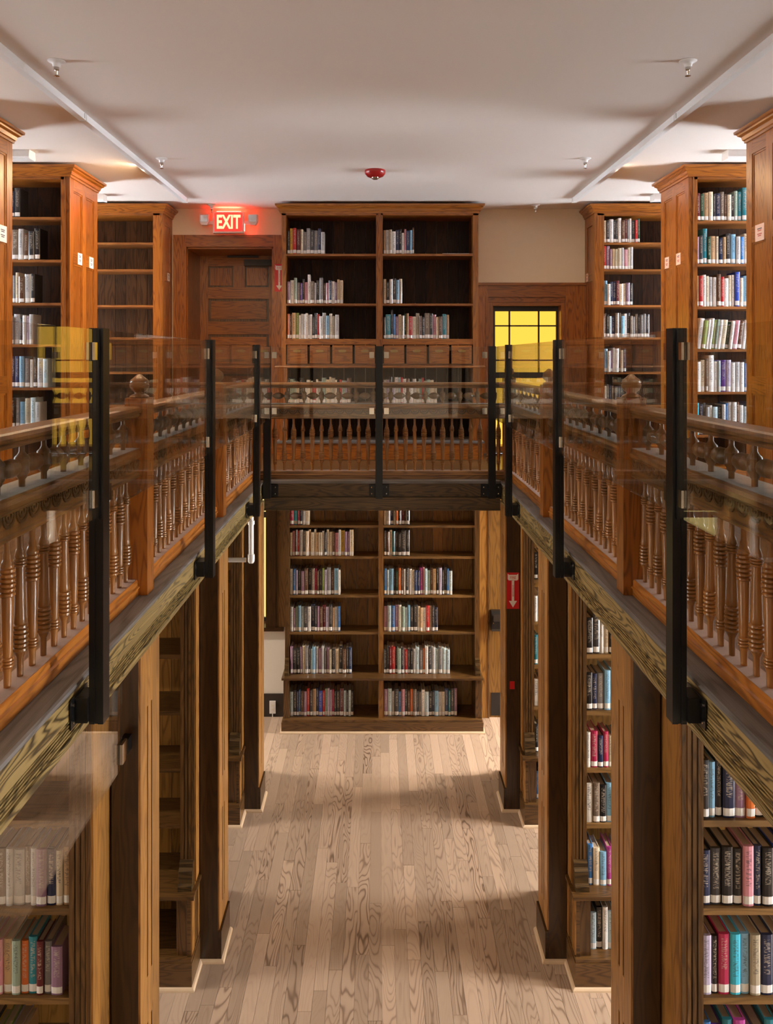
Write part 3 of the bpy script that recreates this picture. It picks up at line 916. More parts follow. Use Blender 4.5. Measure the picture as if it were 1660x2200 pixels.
NWY = (3.58, 5.33, 6.985)
def newel(s, y, label, top=.87):
    t = thing('newel_post', label, 'post', (H(s, 1.10), y + .05, 0), 'newel posts of the gallery')
    x0, x1 = H(s, 1.05), H(s, 1.15)
    B('post', M['honey'], t, x0, x1, y, y + .10, .0005, top)
    cx, cy = (x0 + x1) / 2, y + .05
    MB().lathe((cx, cy, top + .0005), 'z', [(.040, 0), (.044, .005), (.036, .012), (.022, .018), (.022, .024), (.034, .032), (.042, .045), (.044, .058), (.040, .062), (.043, .068), (.038, .080), (.024, .090), (.018, .096), (.010, .103), (.0, .106)], 16).build('finial', M['turned'], t)
for s in (-1, 1):
    for k, y in enumerate(NWY):
        newel(s, y, 'square %s newel post with turned finial, %s' % (SIDE[s], ('nearest the viewer', 'second from the viewer', 'at the far corner of the gallery')[k]))
    for a0, a1, nb, ns, wh in ((1.93, 3.58, 19, 10, 'nearest bay'), (3.68, 5.33, 19, 10, 'middle bay'), (5.43, 6.985, 18, 9, 'far bay')):
        balustrade('y', a0, a1, H(s, 1.09), -s, 'turned wooden balustrade along the %s gallery, %s' % (SIDE[s], wh), nb, ns, (M['curb'], M['rail'], M['rail']))
balustrade('x', H(-1, 1.05), H(1, 1.05), 7.0, 0, 'turned wooden balustrade across the far end of the gallery', 26, 14, (M['rail'], M['rail'], M['rail']))

# ------------------------------------------------------------------ steel posts and glass guard
PZ0, PZ1 = -.135, 1.145
def clamp(t, x, y, z, along):
    """U-shaped polished clip round a pane edge"""
    for sg in (-1, 1):
        if along == 'y':
            B('clamp', M['chrome'], t, x + sg * .0056, x + sg * .0135, y - .019, y + .019, z - .028, z + .028, axis=2)
        else:
            B('clamp', M['chrome'], t, x - .020, x + .020, y + sg * .0056, y + sg * .0135, z - .026, z + .026, axis=2)

def guard_post(x, y, face, label):
    """face: (-1|+1, 0) pane wall along y with the beam on that side, (0, 1) pane wall along x with the beam behind"""
    t = thing('guard_post', label, 'post', (x, y, PZ0), 'steel posts of the glass guard')
    if face[0]:
        f = face[0]
        pts = [(x - .023, y - .03), (x - .005, y - .03), (x - .005, y - .026), (x + .005, y - .026), (x + .005, y - .03), (x + .023, y - .03), (x + .023, y + .03), (x - .023, y + .03)]
        MB().prism(pts, 'z', PZ0, PZ1).build('upright', M['steel'], t)
        B('glazing_channel', M['steel'], t, x - .013, x + .013, y - .042, y - .0302, .53, PZ1 - .004)
        B('glazing_channel', M['steel'], t, x - .013, x + .013, y + .0302, y + .042, .53, PZ1 - .004)
        B('bracket_arm', M['steel'], t, x + f * .0232, H(f, 1.01) - f * .004, y - .045, y + .045, -.125, -.045)
        pl = B('bracket_plate', M['steel'], t, H(f, 1.01) - f * .0038, H(f, 1.01) - f * .0002, y - .075, y + .075, -.135, -.04)
        for yy in (y - .06, y + .06):
            for z in (-.115, -.06):
                MB().lathe((H(f, 1.01) - f * .004, yy, z), 'x', [(.006, 0), (.006, -f * .004), (.0, -f * .006)], 8).build('bolt', M['chrome'], pl)
        for z in (1.07, .60):
            clamp(t, x, y - .062, z, 'y'); clamp(t, x, y + .062, z, 'y')
    else:
        pts = [(x - .03, y - .023), (x + .03, y - .023), (x + .03, y + .023), (x - .03, y + .023)]
        MB().prism(pts, 'z', PZ0, PZ1).build('upright', M['steel'], t)
        B('bracket_arm', M['steel'], t, x - .03, x + .03, y + .0232, 6.897, -.125, -.03)
        for sg in (-1, 1):
            pl = B('bracket_plate', M['steel'], t, x + sg * .031, x + sg * .085, y + .045, 6.8985, -.125, -.03)
            for z in (-.105, -.05):
                MB().lathe((x + sg * .062, y + .0449, z), 'y', [(.006, 0), (.006, -.004), (.0, -.006)], 8).build('bolt', M['chrome'], pl)
            if abs(x + sg * .1) < .97:
                for z in (1.07, .60):
                    clamp(t, x + sg * .062, y, z, 'x')
    return t

PX = .942
POY = (2.65, 4.39, 6.07)
for s in (-1, 1):
    for k, y in enumerate(POY):
        guard_post(H(s, PX), y, (s, 0), 'black steel guard post on the %s beam, %s' % (SIDE[s], ('nearest the viewer', 'second from the viewer', 'third from the viewer')[k]))
BPX = (-.938, .004, .953)
for x, wh in zip(BPX, ('at the exit-side corner', 'in the middle', 'at the window-side corner')):
    guard_post(x, 6.83, (0, 1), 'black steel guard post %s of the far beam' % wh)

def pane(name, label, x0, x1, y0, y1, z0, z1):
    o = B(name, M['glass'], None, x0, x1, y0, y1, z0, z1)
    setp(o, label, 'glass panel', 'clear panes of the gallery guard')
    return o
for s in (-1, 1):
    x = H(s, PX)
    for (a, b), wh in zip(((.95, 2.607), (2.693, 4.347), (4.433, 6.027), (6.113, 6.79)), ('between the viewer and the first black post', 'between the first and second black posts', 'between the second and third black posts', 'in the narrow gap at the far corner')):
        pane('glass_panel', 'clear glass guard pane on the %s, %s' % (SIDE[s].replace('-side', ' side'), wh), x - .005, x + .005, a, b, .535, 1.14)
for a, b, wh in ((BPX[0] + .034, BPX[1] - .034, 'exit-side half'), (BPX[1] + .034, BPX[2] - .034, 'window-side half')):
    pane('glass_panel', 'clear glass guard pane across the far end, %s' % wh, a, b, 6.825, 6.835, .535, 1.14)
# draught curtain of glass hanging under the exit-side beam
t = thing('smoke_curtain', 'hanging clear glass sheet under the exit-side beam before the near stack', 'glass panel', (-1.05, 2.4, -.6))
B('sheet', M['glass'], t, -1.056, -1.048, 1.1, 3.32, -.625, -.205)
cp = B('clamp', M['chrome'], t, -1.0475, -1.036, 3.285, 3.345, -.60, -.52)
B('clamp', M['chrome'], t, -1.068, -1.0565, 3.285, 3.345, -.60, -.52)
B('clamp_edge', M['steel'], cp, -1.068, -1.036, 3.3455, 3.409, -.59, -.53)

# ------------------------------------------------------------------ ceiling fittings
for s in (-1, 1):
    x = -1.955 if s < 0 else 1.978
    for k, (a, b) in enumerate(((-.35, 2.53), (2.55, 5.42), (5.44, 8.30))):
        t = thing('strip_light', 'white strip light on the ceiling of the %s, %s' % (SIDE[s].replace('-side', ' side'), ('nearest the viewer', 'middle of the row', 'far end of the row')[k]), 'ceiling light', (x, (a + b) / 2, ZC), 'strip lights along the ceiling')
        B('housing', M['white'], t, x, x + s * .046, a, b, ZC - .046, ZC - .0005)
        B('end_cap', M['white'], t, x - s * .0015, x + s * .0475, b, b + .006, ZC - .048, ZC - .0005)
        B('end_cap', M['white'], t, x - s * .0015, x + s * .0475, a - .006, a, ZC - .048, ZC - .0005)
        B('joint_clip', M['chrome'], t, x - s * .0025, x - s * .0002, b - .03, b - .022, ZC - .04, ZC - .006)
        la = bpy.data.lights.new('strip_lamp', 'AREA'); la.shape = 'RECTANGLE'
        la.size = .03; la.size_y = b - a - .1; la.energy = P_TRACK[s]; la.color = WARM
        lo = bpy.data.objects.new('strip_lamp', la); COL.objects.link(lo); lo.parent = t
        lo.location = (s * .056, 0, -.03)
        lo.rotation_euler = Vector((s * .55, 0, -.83)).to_track_quat('-Z', 'Y').to_euler()
for s in (-1, 1):
    for k, y in enumerate((6.41, 8.12)):
        t = thing('aisle_light', 'short white ceiling fixture above the %s aisle, %s' % (SIDE[s], ('before the second stack', 'behind the second stack')[k]), 'ceiling light', (s * 3.3, y, ZC), 'ceiling fixtures over the aisles')
        MB().prism([(y - .05, ZC - .0005), (y - .06, ZC - .055), (y - .05, ZC - .065), (y + .05, ZC - .065), (y + .06, ZC - .055), (y + .05, ZC - .0005)], 'x', s * 2.75, s * 3.95).build('housing', M['white'], t)
        MB().prism([(y - .054, ZC - .0005), (y - .064, ZC - .056), (y - .052, ZC - .069), (y + .052, ZC - .069), (y + .064, ZC - .056), (y + .054, ZC - .0005)], 'x', s * 2.735, s * 2.7498).build('end_cap', M['white'], t)
SPR = MB().lathe((0, 0, 0), 'z', [(.048, 0), (.048, -.003), (.040, -.008), (.026, -.013), (.022, -.022), (.020, -.034)], 20).mesh('escutcheon'); SPR.materials.append(M['white'])
SPH = MB().lathe((0, 0, 0), 'z', [(.014, -.0342), (.014, -.048), (.011, -.050), (.008, -.056), (.006, -.074), (.004, -.078), (.016, -.080), (.016, -.083), (.003, -.086), (0, -.088)], 14).mesh('sprinkler_head'); SPH.materials.append(M['chrome'])
for s, xs in ((-1, (-1.77, -1.775, -1.78)), (1, (1.70, 1.69, 1.674))):
    for k, (x, y) in enumerate(zip(xs, (4.46, 6.64, 8.66))):
        t = thing('sprinkler', 'small white ceiling sprinkler on the %s, %s' % (SIDE[s].replace('-side', ' side'), ('nearest the viewer', 'halfway along the ceiling', 'close to the back wall')[k]), 'sprinkler', (x, y, ZC), 'ceiling sprinklers')
        place('escutcheon', SPR, t, (x, y, ZC - .0003)); place('sprinkler_head', SPH, t, (x, y, ZC - .0003))
t = thing('smoke_detector', 'round red fire detector with a clear lens on the ceiling centre', 'detector', (-.03, 7.07, ZC))
MB().lathe((-.03, 7.07, ZC), 'z', [(.090, -.0005), (.092, -.012), (.088, -.030), (.070, -.052), (.050, -.060), (.034, -.062)], 24).build('housing', M['redpl'], t)
MB().lathe((-.03, 7.07, ZC), 'z', [(.033, -.0622), (.030, -.072), (.018, -.080), (0, -.082)], 16).build('lens', M['chrome'], t)

# ------------------------------------------------------------------ exit sign and safety signs
def text(name, body, size, mat, parent, loc, rot, depth=.001, sx=1.0, bold=0.0):
    c = bpy.data.curves.new(name, 'FONT'); c.body = body; c.size = size; c.extrude = depth
    c.align_x = 'CENTER'; c.align_y = 'CENTER'; c.offset = bold
    c.materials.append(mat)
    tmp = bpy.data.objects.new('text_outline', c); COL.objects.link(tmp)
    bpy.context.view_layer.update()
    me = bpy.data.meshes.new_from_object(tmp.evaluated_get(bpy.context.evaluated_depsgraph_get()))
    bpy.data.objects.remove(tmp); bpy.data.curves.remove(c)
    me.name = name
    o = bpy.data.objects.new(name, me); COL.objects.link(o); o.parent = parent
    o.location = Vector(loc) - world_of(parent); o.rotation_euler = rot
    o.scale = (sx, 1, 1)
    return o
ex, ez, ey = -1.626, 2.515, 8.79
t = thing('exit_sign', 'lit red EXIT sign with two lamp heads above the door', 'sign', (ex, ey, ez))
B('housing', M['white'], t, ex - .168, ex + .168, ey, ey + .05, ez - .115, ez + .115)
B('face', M['exitface'], t, ex - .150, ex + .150, ey - .004, ey - .0002, ez - .098, ez + .10)
text('lettering', 'EXIT', .205, M['exitletter'], t, (ex, ey - .006, ez - .004), (PI / 2, 0, 0), .001, .62, .006)
B('lamp_slot', M['exitglow'], t, ex - .13, ex + .13, ey + .01, ey + .04, ez + .1152, ez + .120)
B('lamp_slot', M['exitglow'], t, ex + .1682, ex + .170, ey + .036, ey + .046, ez - .09, ez - .01)
B('bracket', M['white'], t, ex - .225, ex - .1685, ey + .03, ey + .045, ez - .02, ez + .02)
B('bracket', M['white'], t, ex + .1725, ex + .225, ey + .03, ey + .045, ez - .02, ez + .02)
B('wall_arm', M['white'], t, ex - .03, ex + .03, ey + .0502, YB - .001, ez - .03, ez + .03)
for sg in (-1, 1):
    hx = ex + sg * .262
    hd = MB().prism([(hx - .05, ez + .085), (hx + .05, ez + .085), (hx + .052, ez + .01), (hx + .03, ez - .03), (hx - .03, ez - .03), (hx - .052, ez + .01)], 'y', ey - .01, ey + .05).build('lamp_head', M['white'], t)
    B('lamp_lens', M['chrome'], hd, hx - .038, hx + .038, ey - .014, ey - .0102, ez + .005, ez + .075)

def fire_sign(x0, x1, y, z0, z1, label):
    t = thing('fire_sign', label, 'sign', ((x0 + x1) / 2, y, (z0 + z1) / 2))
    wd, hh, cx = x1 - x0, z1 - z0, (x0 + x1) / 2
    B('plate', M['redsign'], t, x0, x1, y - .003, y - .0003, z0, z1)
    q = lambda u, v: (cx + u * wd, z0 + v * hh)
    MB().prism([q(-.10, .80), q(-.10, .22), q(-.32, .22), q(0, .04), q(.32, .22), q(.10, .22), q(.10, .80)], 'y', y - .0042, y - .0032).build('arrow', M['whitesign'], t)
    MB().prism([q(-.42, .97), q(-.42, .82), q(-.34, .785), q(.34, .785), q(.42, .82), q(.42, .97), q(.30, .94), q(-.30, .94)], 'y', y - .0042, y - .0032).build('banner', M['whitesign'], t)
    text('lettering', 'FIRE', wd * .30, M['redsign'], t, (cx, y - .0046, z0 + hh * .86), (PI / 2, 0, 0), .0003, .9)
    text('lettering', 'EXTINGUISHER', wd * .17, M['redsign'], t, (cx, y - .0046, z0 + hh * .50), (PI / 2, PI / 2, 0), .0003, .8)
    return t
fire_sign(1.071, 1.176, 6.79, -1.053, -.75, 'red fire extinguisher sign with white arrow on the far dark column')
fire_sign(-1.135, -1.035, YB - .036, 1.77, 2.07, 'red fire extinguisher sign with white arrow on the exit door casing')
o = B('red_sticker', M['redsign'], None, 1.098, 1.138, 6.788, 6.7897, -1.725, -1.66)
setp(o, 'small red sticker low on the dark column below the fire sign', 'sticker')

def card(x, y, z, s, mat, inkm, label, hh=.10, wd=.10):
    t = thing('shelf_card', label, 'sign', (x, y, z), 'cards on the stack ends')
    B('card', mat, t, x, x - s * .003, y - wd / 2, y + wd / 2, z - hh / 2, z + hh / 2)
    for k, (a, b) in enumerate(((.026, .5), (.014, .42), (-.010, .5), (-.022, .36))):
        B('print_line', inkm if k else M['ink'], t, x - s * .0031, x - s * .0036, y - wd * b / 2, y + wd * b / 2, z + a - .0032, z + a + .0032)
EP = 2.6
card(-EP + .0045, 7.05, 1.905, -1, M['card'], M['ink'], 'white card with dark print on the far exit-side stack, nearer of two')
card(-EP + .0045, 7.33, 1.905, -1, M['card'], M['ink'], 'white card with dark print on the far exit-side stack, farther of two')
card(-EP + .0045, 5.60, 1.905, -1, M['card'], M['ink'], 'white card on the orange stack end nearest the viewer, exit side', .115, .12)
card(-2.2625, 8.74, 1.915, -1, M['card'], M['ink'], 'pale card on the empty bookcase end beside the exit door', .085, .09)
card(EP + .0055, 7.33, 1.905, 1, M['pinkcard'], M['redink'], 'pink card on the window-side stack end, farther of two')
card(EP + .0055, 7.05, 1.905, 1, M['pinkcard'], M['redink'], 'pink card on the window-side stack end, nearer of two')
card(EP + .0055, 5.545, 1.905, 1, M['pinkcard'], M['redink'], 'large pink card on the window-side stack end nearest the viewer', .115, .13)
card(2.2625, 8.80, 1.915, 1, M['pinkcard'], M['redink'], 'pink card on the back bookcase end beside the amber window', .085, .09)
o = B('shelf_strip', M['card'], None, .67, .985, 8.515, 8.60, 2.1382, 2.1412)
setp(o, 'flat white sheet lying on the top shelf of the wide back bookcase', 'paper')

# white pipe under the exit-side beam
t = thing('drain_pipe', 'white plastic pipe with an elbow hanging under the exit-side beam', 'pipe', (-1.0, 6.37, -.4))
px, py = -1.0, 6.37
MB().lathe((px, py, -.50), 'z', [(.020, 0), (.020, .30)], 14).build('vertical_pipe', M['pvc'], t)
MB().lathe((px, py, -.26), 'z', [(.027, 0), (.027, .03)], 14).build('coupling', M['pvc'], t)
MB().lathe((px - .47, py, -.54), 'x', [(.018, 0), (.018, .43)], 14).build('horizontal_pipe', M['pvc'], t)
e = MB()
e.lathe((px, py, -.53), 'z', [(.0, -.036), (.018, -.034), (.027, -.02), (.028, .0), (.027, .035)], 14)
e.build('elbow', M['pvc'], t)

# lamps under the gallery, one fixture per aisle
for s in (-1, 1):
    for k, y in enumerate((4.42, 6.15, 7.85)):
        t = thing('aisle_light', 'white strip fixture under the gallery over the %s lower aisle, %s' % (SIDE[s], ('nearest', 'middle', 'farthest')[k]), 'ceiling light', (s * 3.4, y, -.16), 'fixtures under the gallery')
        B('housing', M['white'], t, s * 2.7, s * 4.1, y - .05, y + .05, -.20, -.1605)
        la = bpy.data.lights.new('aisle_lamp', 'AREA'); la.shape = 'RECTANGLE'
        la.size = 1.3; la.size_y = .06; la.energy = P_AISLE_LOW[s] * (2.6 if k == 2 else 1.05); la.color = (1.0, .86, .70)
        lo = bpy.data.objects.new('aisle_lamp', la); COL.objects.link(lo); lo.parent = t
        lo.location = (0, 0, -.05)

# ------------------------------------------------------------------ books
RGB = {
    'black': (.012, .012, .014), 'charcoal': (.04, .04, .045), 'navy': (.012, .022, .07), 'dark blue': (.02, .05, .16), 'blue': (.04, .16, .42),
    'royal blue': (.03, .07, .45), 'sky blue': (.20, .42, .62), 'teal': (.02, .20, .26), 'cyan': (.05, .50, .70), 'dark green': (.012, .06, .03),
    'olive green': (.22, .30, .07), 'sage green': (.30, .40, .33), 'red': (.45, .018, .02), 'crimson': (.40, .02, .08), 'maroon': (.12, .012, .018),
    'orange': (.62, .15, .03), 'yellow': (.70, .48, .06), 'tan': (.52, .34, .18), 'cream': (.70, .60, .44), 'white': (.80, .80, .78),
    'pale grey': (.50, .51, .52), 'grey': (.20, .20, .21), 'brown': (.11, .05, .025), 'grey-brown': (.16, .12, .09), 'pink': (.60, .26, .32), 'mauve': (.28, .16, .26),
    'purple': (.10, .03, .24), 'lilac': (.45, .40, .55), 'beige': (.46, .40, .29), 'magenta': (.40, .05, .28), 'ice blue': (.50, .66, .74),
}
ORD = ['first', 'second', 'third', 'fourth', 'fifth', 'sixth', 'seventh', 'eighth', 'ninth', 'tenth', 'eleventh', 'twelfth', 'thirteenth', 'fourteenth', 'fifteenth', 'sixteenth', 'seventeenth', 'eighteenth', 'nineteenth', 'twentieth']
ORD += ['twenty-' + o for o in ORD[:9]] + ['thirtieth'] + ['thirty-' + o for o in ORD[:9]]

PAL = {
    'dark': ['black', 'charcoal', 'navy', 'black', 'grey', 'maroon', 'dark blue', 'brown', 'black', 'white', 'sky blue', 'charcoal'],
    'mixed': ['white', 'black', 'cream', 'navy', 'maroon', 'tan', 'blue', 'pale grey', 'charcoal', 'pink', 'teal', 'white', 'purple', 'red'],
    'pale': ['white', 'cream', 'white', 'pale grey', 'white', 'cream', 'beige', 'ice blue', 'black', 'lilac', 'red', 'sage green', 'brown'],
    'silver': ['pale grey', 'ice blue', 'charcoal', 'white', 'navy', 'grey', 'grey-brown', 'black', 'sky blue', 'mauve', 'pale grey', 'white', 'cream'],
    'warm': ['cream', 'brown', 'red', 'charcoal', 'pale grey', 'cream', 'tan', 'beige', 'white', 'black', 'orange', 'mauve', 'pink'],
}
SPEC = []
def row(case, shelf, anchor, x0, x1, y, z, pal, h, tw=.030, hv=.12, lean=0.0, seq=None, far=False, end_lean=0.0, dep=.165, rev=False, gap=0.0):
    """a run of books from x0 to x1, spines at y, standing on z; seq names the colours from the anchor outwards"""
    rr = random.Random(hash((round(x0 * 1000), round(z * 1000), round(y * 1000))) & 0xffff)
    d = 1 if x1 > x0 else -1
    x, i = x0, 0
    lim = abs(x1 - x0)
    while True:
        tk = tw * rr.uniform(.68, 1.38)
        if abs(x - x0) + tk > lim + tw * .35: break
        hh = h * rr.uniform(1 - hv, 1 + hv * .5)
        if seq:
            c = seq[i % len(seq)]
        else:
            c = rr.choice(PAL[pal])
        if isinstance(c, tuple):
            c, tk, hh = c[0], c[1], h * c[2]
        an = lean
        st = tk / math.cos(lean) + .0012 + gap
        SPEC.append(dict(case=case, shelf=shelf, anchor=anchor, i=i, x=x + d * st / 2, y=y + rr.uniform(0, .012), z=z, t=tk, h=hh, d=min(dep, hh * rr.uniform(.62, .78)), c=c, lean=an, j=(rr.uniform(.85, 1.18), rr.random())))
        x += d * st
        i += 1

SHN = ['top', 'second', 'third', 'fourth', 'fifth', 'sixth']
# wide gallery case
YS = 8.535
cc = 'wide gallery bookcase'
row(cc + ', exit-side bay', 'top', 'the outer side', -.962, -.565, YS, 2.1385, 'dark', .262, .031, seq=['charcoal', 'yellow', 'red', ('maroon', .045, 1), 'cream', 'grey', 'grey', 'charcoal', 'grey', 'navy', 'pale grey', 'sky blue', 'black'])
row(cc + ', exit-side bay', 'second', 'the outer side', -.962, -.365, YS, 1.6165, 'mixed', .255, .029, hv=.16, seq=['mauve', 'white', 'sage green', 'grey', 'purple', 'charcoal', 'pink', ('white', .028, 1.2), 'grey-brown', 'pale grey', 'charcoal', 'grey', 'brown', 'pink', 'navy', 'white', 'mauve', 'tan', 'cream', 'black'])
row(cc + ', exit-side bay', 'third', 'the outer side', -.962, -.41, YS, 1.2455, 'pale', .262, .028, seq=['orange', 'brown', 'tan', 'olive green', 'white', 'pale grey', 'pale grey', 'white', 'pale grey', 'white', 'charcoal', 'black', 'red', 'white', 'pale grey', 'sky blue', 'cream', 'beige', 'pale grey', 'cream'])
row(cc + ', exit-side bay', 'open lower', 'the outer side', -.955, -.30, 8.45, .5725, 'pale', .255, .028, hv=.16)
row(cc + ', amber-window bay', 'top', 'the divider', .052, .378, YS, 2.1385, 'silver', .262, .027, hv=.16, seq=['tan', 'pale grey', 'beige', 'white', 'navy', 'black', 'white', 'pink', 'dark blue', 'sky blue', 'brown', 'pale grey', 'cream'])
row(cc + ', amber-window bay', 'second', 'the divider', .052, .262, YS, 1.6165, 'dark', .258, .027, seq=['cream', 'black', 'white', 'charcoal', 'sky blue', 'cream', 'olive green', ('navy', .022, 1.12)])
row(cc + ', amber-window bay', 'third', 'the divider', .052, .76, YS, 1.2455, 'mixed', .258, .030, seq=['brown', ('teal', .055, 1), ('charcoal', .018, 1.18), 'blue', 'mauve', 'cream', 'beige', 'dark green', 'tan', 'red', 'cream', 'beige', 'brown', 'charcoal', ('grey-brown', .05, 1.05), 'black', 'pink', 'cream', 'brown', 'teal', 'tan', 'cream'])
row(cc + ', amber-window bay', 'open lower', 'the divider', .052, .625, 8.45, .5725, 'pale', .255, .028, hv=.16)
# back corner case by the amber window
cc = 'bookcase beside the amber window'
for k, (xe, pal, h) in enumerate(((2.74, 'mixed', .245), (2.68, 'warm', .235), (2.67, 'dark', .245), (2.87, 'silver', .245), (2.615, 'silver', .245), (2.56, 'silver', .235))):
    seq = [None, None, ['dark blue', 'mauve', 'sky blue', 'white', 'navy', 'navy', 'maroon', 'cream', 'cream', 'mauve', 'charcoal', 'black', 'black'], None, None, None][k]
    if k == 0: seq = ['red', 'white', 'cream', 'charcoal', 'white', 'black', 'charcoal', 'white', 'brown', 'maroon', 'grey', 'white', 'charcoal', 'red', 'dark green']
    row(cc, SHN[k], 'the end panel', 2.312 if k else 2.312, xe, YS, SH_B[k] + .0005, pal, h, .029, seq=seq)
# full stack on the window side
cc = 'window-side gallery stack'
sq = [
    ['maroon', 'dark green', 'tan', 'cream', 'charcoal', 'navy', 'grey-brown', 'brown', 'cream', 'black', 'sage green', 'teal', ('teal', .045, 1.12), 'tan', 'white', ('navy', .05, 1.05), 'cream'],
    ['mauve', 'charcoal', ('teal', .036, 1.22), 'dark green', 'tan', 'cream', ('navy', .034, .9), 'tan', 'charcoal', 'sky blue', 'pale grey', 'blue', 'cream', 'charcoal', 'black', 'beige', 'cream', 'cream', ('royal blue', .03, 1.15)],
    ['tan', 'red', 'white', 'cream', 'pale grey', 'white', 'brown', 'red', 'white', 'cream', 'white', ('royal blue', .04, 1.1), 'cream', ('sky blue', .05, .98), 'charcoal', 'red', 'white', 'cream', 'navy'],
    ['white', 'olive green', 'white', 'white', 'olive green', 'sage green', 'white', 'cream', 'dark green', 'white', 'pink', 'brown', 'white', 'beige', 'grey', 'white', 'pale grey', 'white', 'mauve'],
    ['white', 'cream', 'grey-brown', ('white', .045, 1.15), 'white', 'ice blue', ('purple', .045, 1), ('lilac', .04, 1), 'white', 'pale grey', 'white', 'blue', 'white', 'pale grey', 'white', 'cream'],
    ['cyan', 'navy', 'charcoal', 'pale grey', 'white', 'ice blue', 'charcoal', 'white', 'blue', 'white', 'white', 'brown', 'white', 'ice blue', 'blue', 'white', 'charcoal'],
]
for k in range(6):
    row(cc, SHN[k], 'the end panel', 2.682, 3.24, 6.85, SH_W2[k] + .0005, 'mixed', (.25, .245, .265, .26, .268, .262)[k], .031, seq=sq[k], lean=math.radians(7) if k == 3 else 0)
# stack on the exit side (books come in from the hidden end)
cc = 'far exit-side gallery stack'
for k, xe in enumerate((-3.03, -2.862, -2.905, -2.918, -2.795, -2.855)):
    seq = [['charcoal', 'navy', 'pale grey', 'charcoal', 'grey', 'black', 'charcoal'], ['black', 'charcoal', 'brown', 'pale grey', ('grey-brown', .06, 1), 'black', 'orange'], ['charcoal', 'pale grey', 'brown', 'cream', 'grey', 'charcoal', 'black'], ['pale grey', 'lilac', 'white', 'charcoal', 'pale grey', 'grey'], ['ice blue', 'pale grey', 'charcoal', 'white', 'grey', 'sky blue', 'dark blue', 'navy'], ['pale grey', 'ice blue', 'beige', 'sky blue', 'grey', 'black', 'sage green']][k]
    row(cc, SHN[k], 'the hall end', xe, -3.22, 6.85, SH_E2[k] + .0005, 'silver', (.24, .255, .245, .25, .25, .245)[k], .036, seq=seq)
# lower case at the end of the hall
YL = 8.375
cc = 'lower end bookcase'
LZC = (-.68, -1.0, -1.40, -1.78, -2.20, -2.62)
SHL = ['topmost visible', 'second', 'third', 'fourth', 'ledge', 'bottom']
lw = [(-.713, 'mixed', ['crimson', 'cyan', 'crimson', 'navy', 'pale grey', 'cream', 'beige']),
      (-.246, 'warm', ['cream', 'pink', 'brown', 'red', 'pale grey', 'grey', 'cream', 'tan', 'cream', 'cream', 'tan', 'beige', 'white', 'charcoal', 'cream', 'cream', 'brown', 'pink', 'pale grey', ('yellow', .04, 1), 'mauve', 'mauve']),
      (-.39, 'dark', ['white', 'blue', 'lilac', 'charcoal', 'mauve', 'brown', 'black', 'grey-brown', 'crimson', 'brown', 'charcoal', 'olive green', 'lilac', 'grey', 'brown', ('sky blue', .045, 1)]),
      (-.395, 'silver', ['pale grey', 'mauve', 'sage green', 'sky blue', 'ice blue', 'charcoal', 'white', 'navy', 'charcoal', 'mauve', 'brown', 'maroon', 'lilac', 'charcoal', 'tan', 'pale grey', 'blue', 'ice blue']),
      (-.26, 'silver', ['mauve', 'charcoal', 'black', 'mauve', 'cream', 'grey', 'charcoal', 'ice blue', 'sky blue', 'pale grey', 'mauve', 'pale grey', 'grey', 'mauve', 'beige', 'charcoal', 'cream', 'black', 'brown', 'charcoal', 'dark blue']),
      (-.255, 'mixed', ['ice blue', 'black', 'navy', 'blue', 'brown', 'mauve', 'red', 'charcoal', 'tan', 'navy', 'royal blue', 'red', 'sage green', 'lilac', 'lilac', 'crimson', 'charcoal', 'charcoal', 'maroon', 'ice blue', 'charcoal'])]
rw = [(.333, 'mixed', ['white', 'pale grey', 'navy', 'white', 'orange', 'charcoal', 'maroon', 'brown', 'black', 'crimson', 'white']),
      (.318, 'dark', ['charcoal', 'brown', 'cream', 'teal', 'charcoal', 'black', ('charcoal', .045, 1.0), 'black', 'orange', 'tan', 'orange']),
      (.757, 'mixed', ['blue', 'ice blue', ('sky blue', .045, 1), 'charcoal', 'dark green', 'orange', 'brown', 'white', 'charcoal', 'white', 'cream', 'dark blue', 'navy', 'magenta', 'pink', 'ice blue', 'sage green', 'brown', 'tan', 'black', 'lilac', 'charcoal', 'charcoal']),
      (.622, 'pale', ['mauve', 'ice blue', 'blue', 'mauve', 'white', 'sage green', 'ice blue', 'sky blue', 'charcoal', 'charcoal', 'cream', 'tan', 'white', 'red', 'cream', 'charcoal', 'navy', 'black', 'brown', 'orange', 'red']),
      (.752, 'silver', ['charcoal', 'charcoal', 'maroon', 'red', 'black', 'sage green', 'charcoal', 'red', 'charcoal', 'black', 'pale grey', 'ice blue', 'grey', 'orange', 'white', 'charcoal', 'pale grey', 'ice blue', 'grey', 'ice blue', 'ice blue']),
      (.795, 'silver', ['mauve', 'ice blue', 'pale grey', 'charcoal', 'blue', 'pink', 'charcoal', 'brown', 'orange', 'grey-brown', 'charcoal', 'grey', 'white', 'ice blue', 'black', 'navy', 'sky blue', 'pale grey', 'cream', 'dark blue', 'teal', 'charcoal'])]
for k in range(6):
    yy = YL if k < 4 else 8.335 if k == 4 else 8.30
    h = (.262, .262, .268, .268, .27, .27)[k]
    row(cc + ', exit-side bay', SHL[k], 'the outer side', -.915 if k < 4 else -.908, lw[k][0], yy, LZC[k] + .0005, lw[k][1], h, .0285, hv=.10, seq=lw[k][2], dep=.19)
    row(cc + ', far bay', SHL[k], 'the divider', .055, rw[k][0], yy, LZC[k] + .0005, rw[k][1], h, .029, hv=.10, seq=rw[k][2], dep=.19)
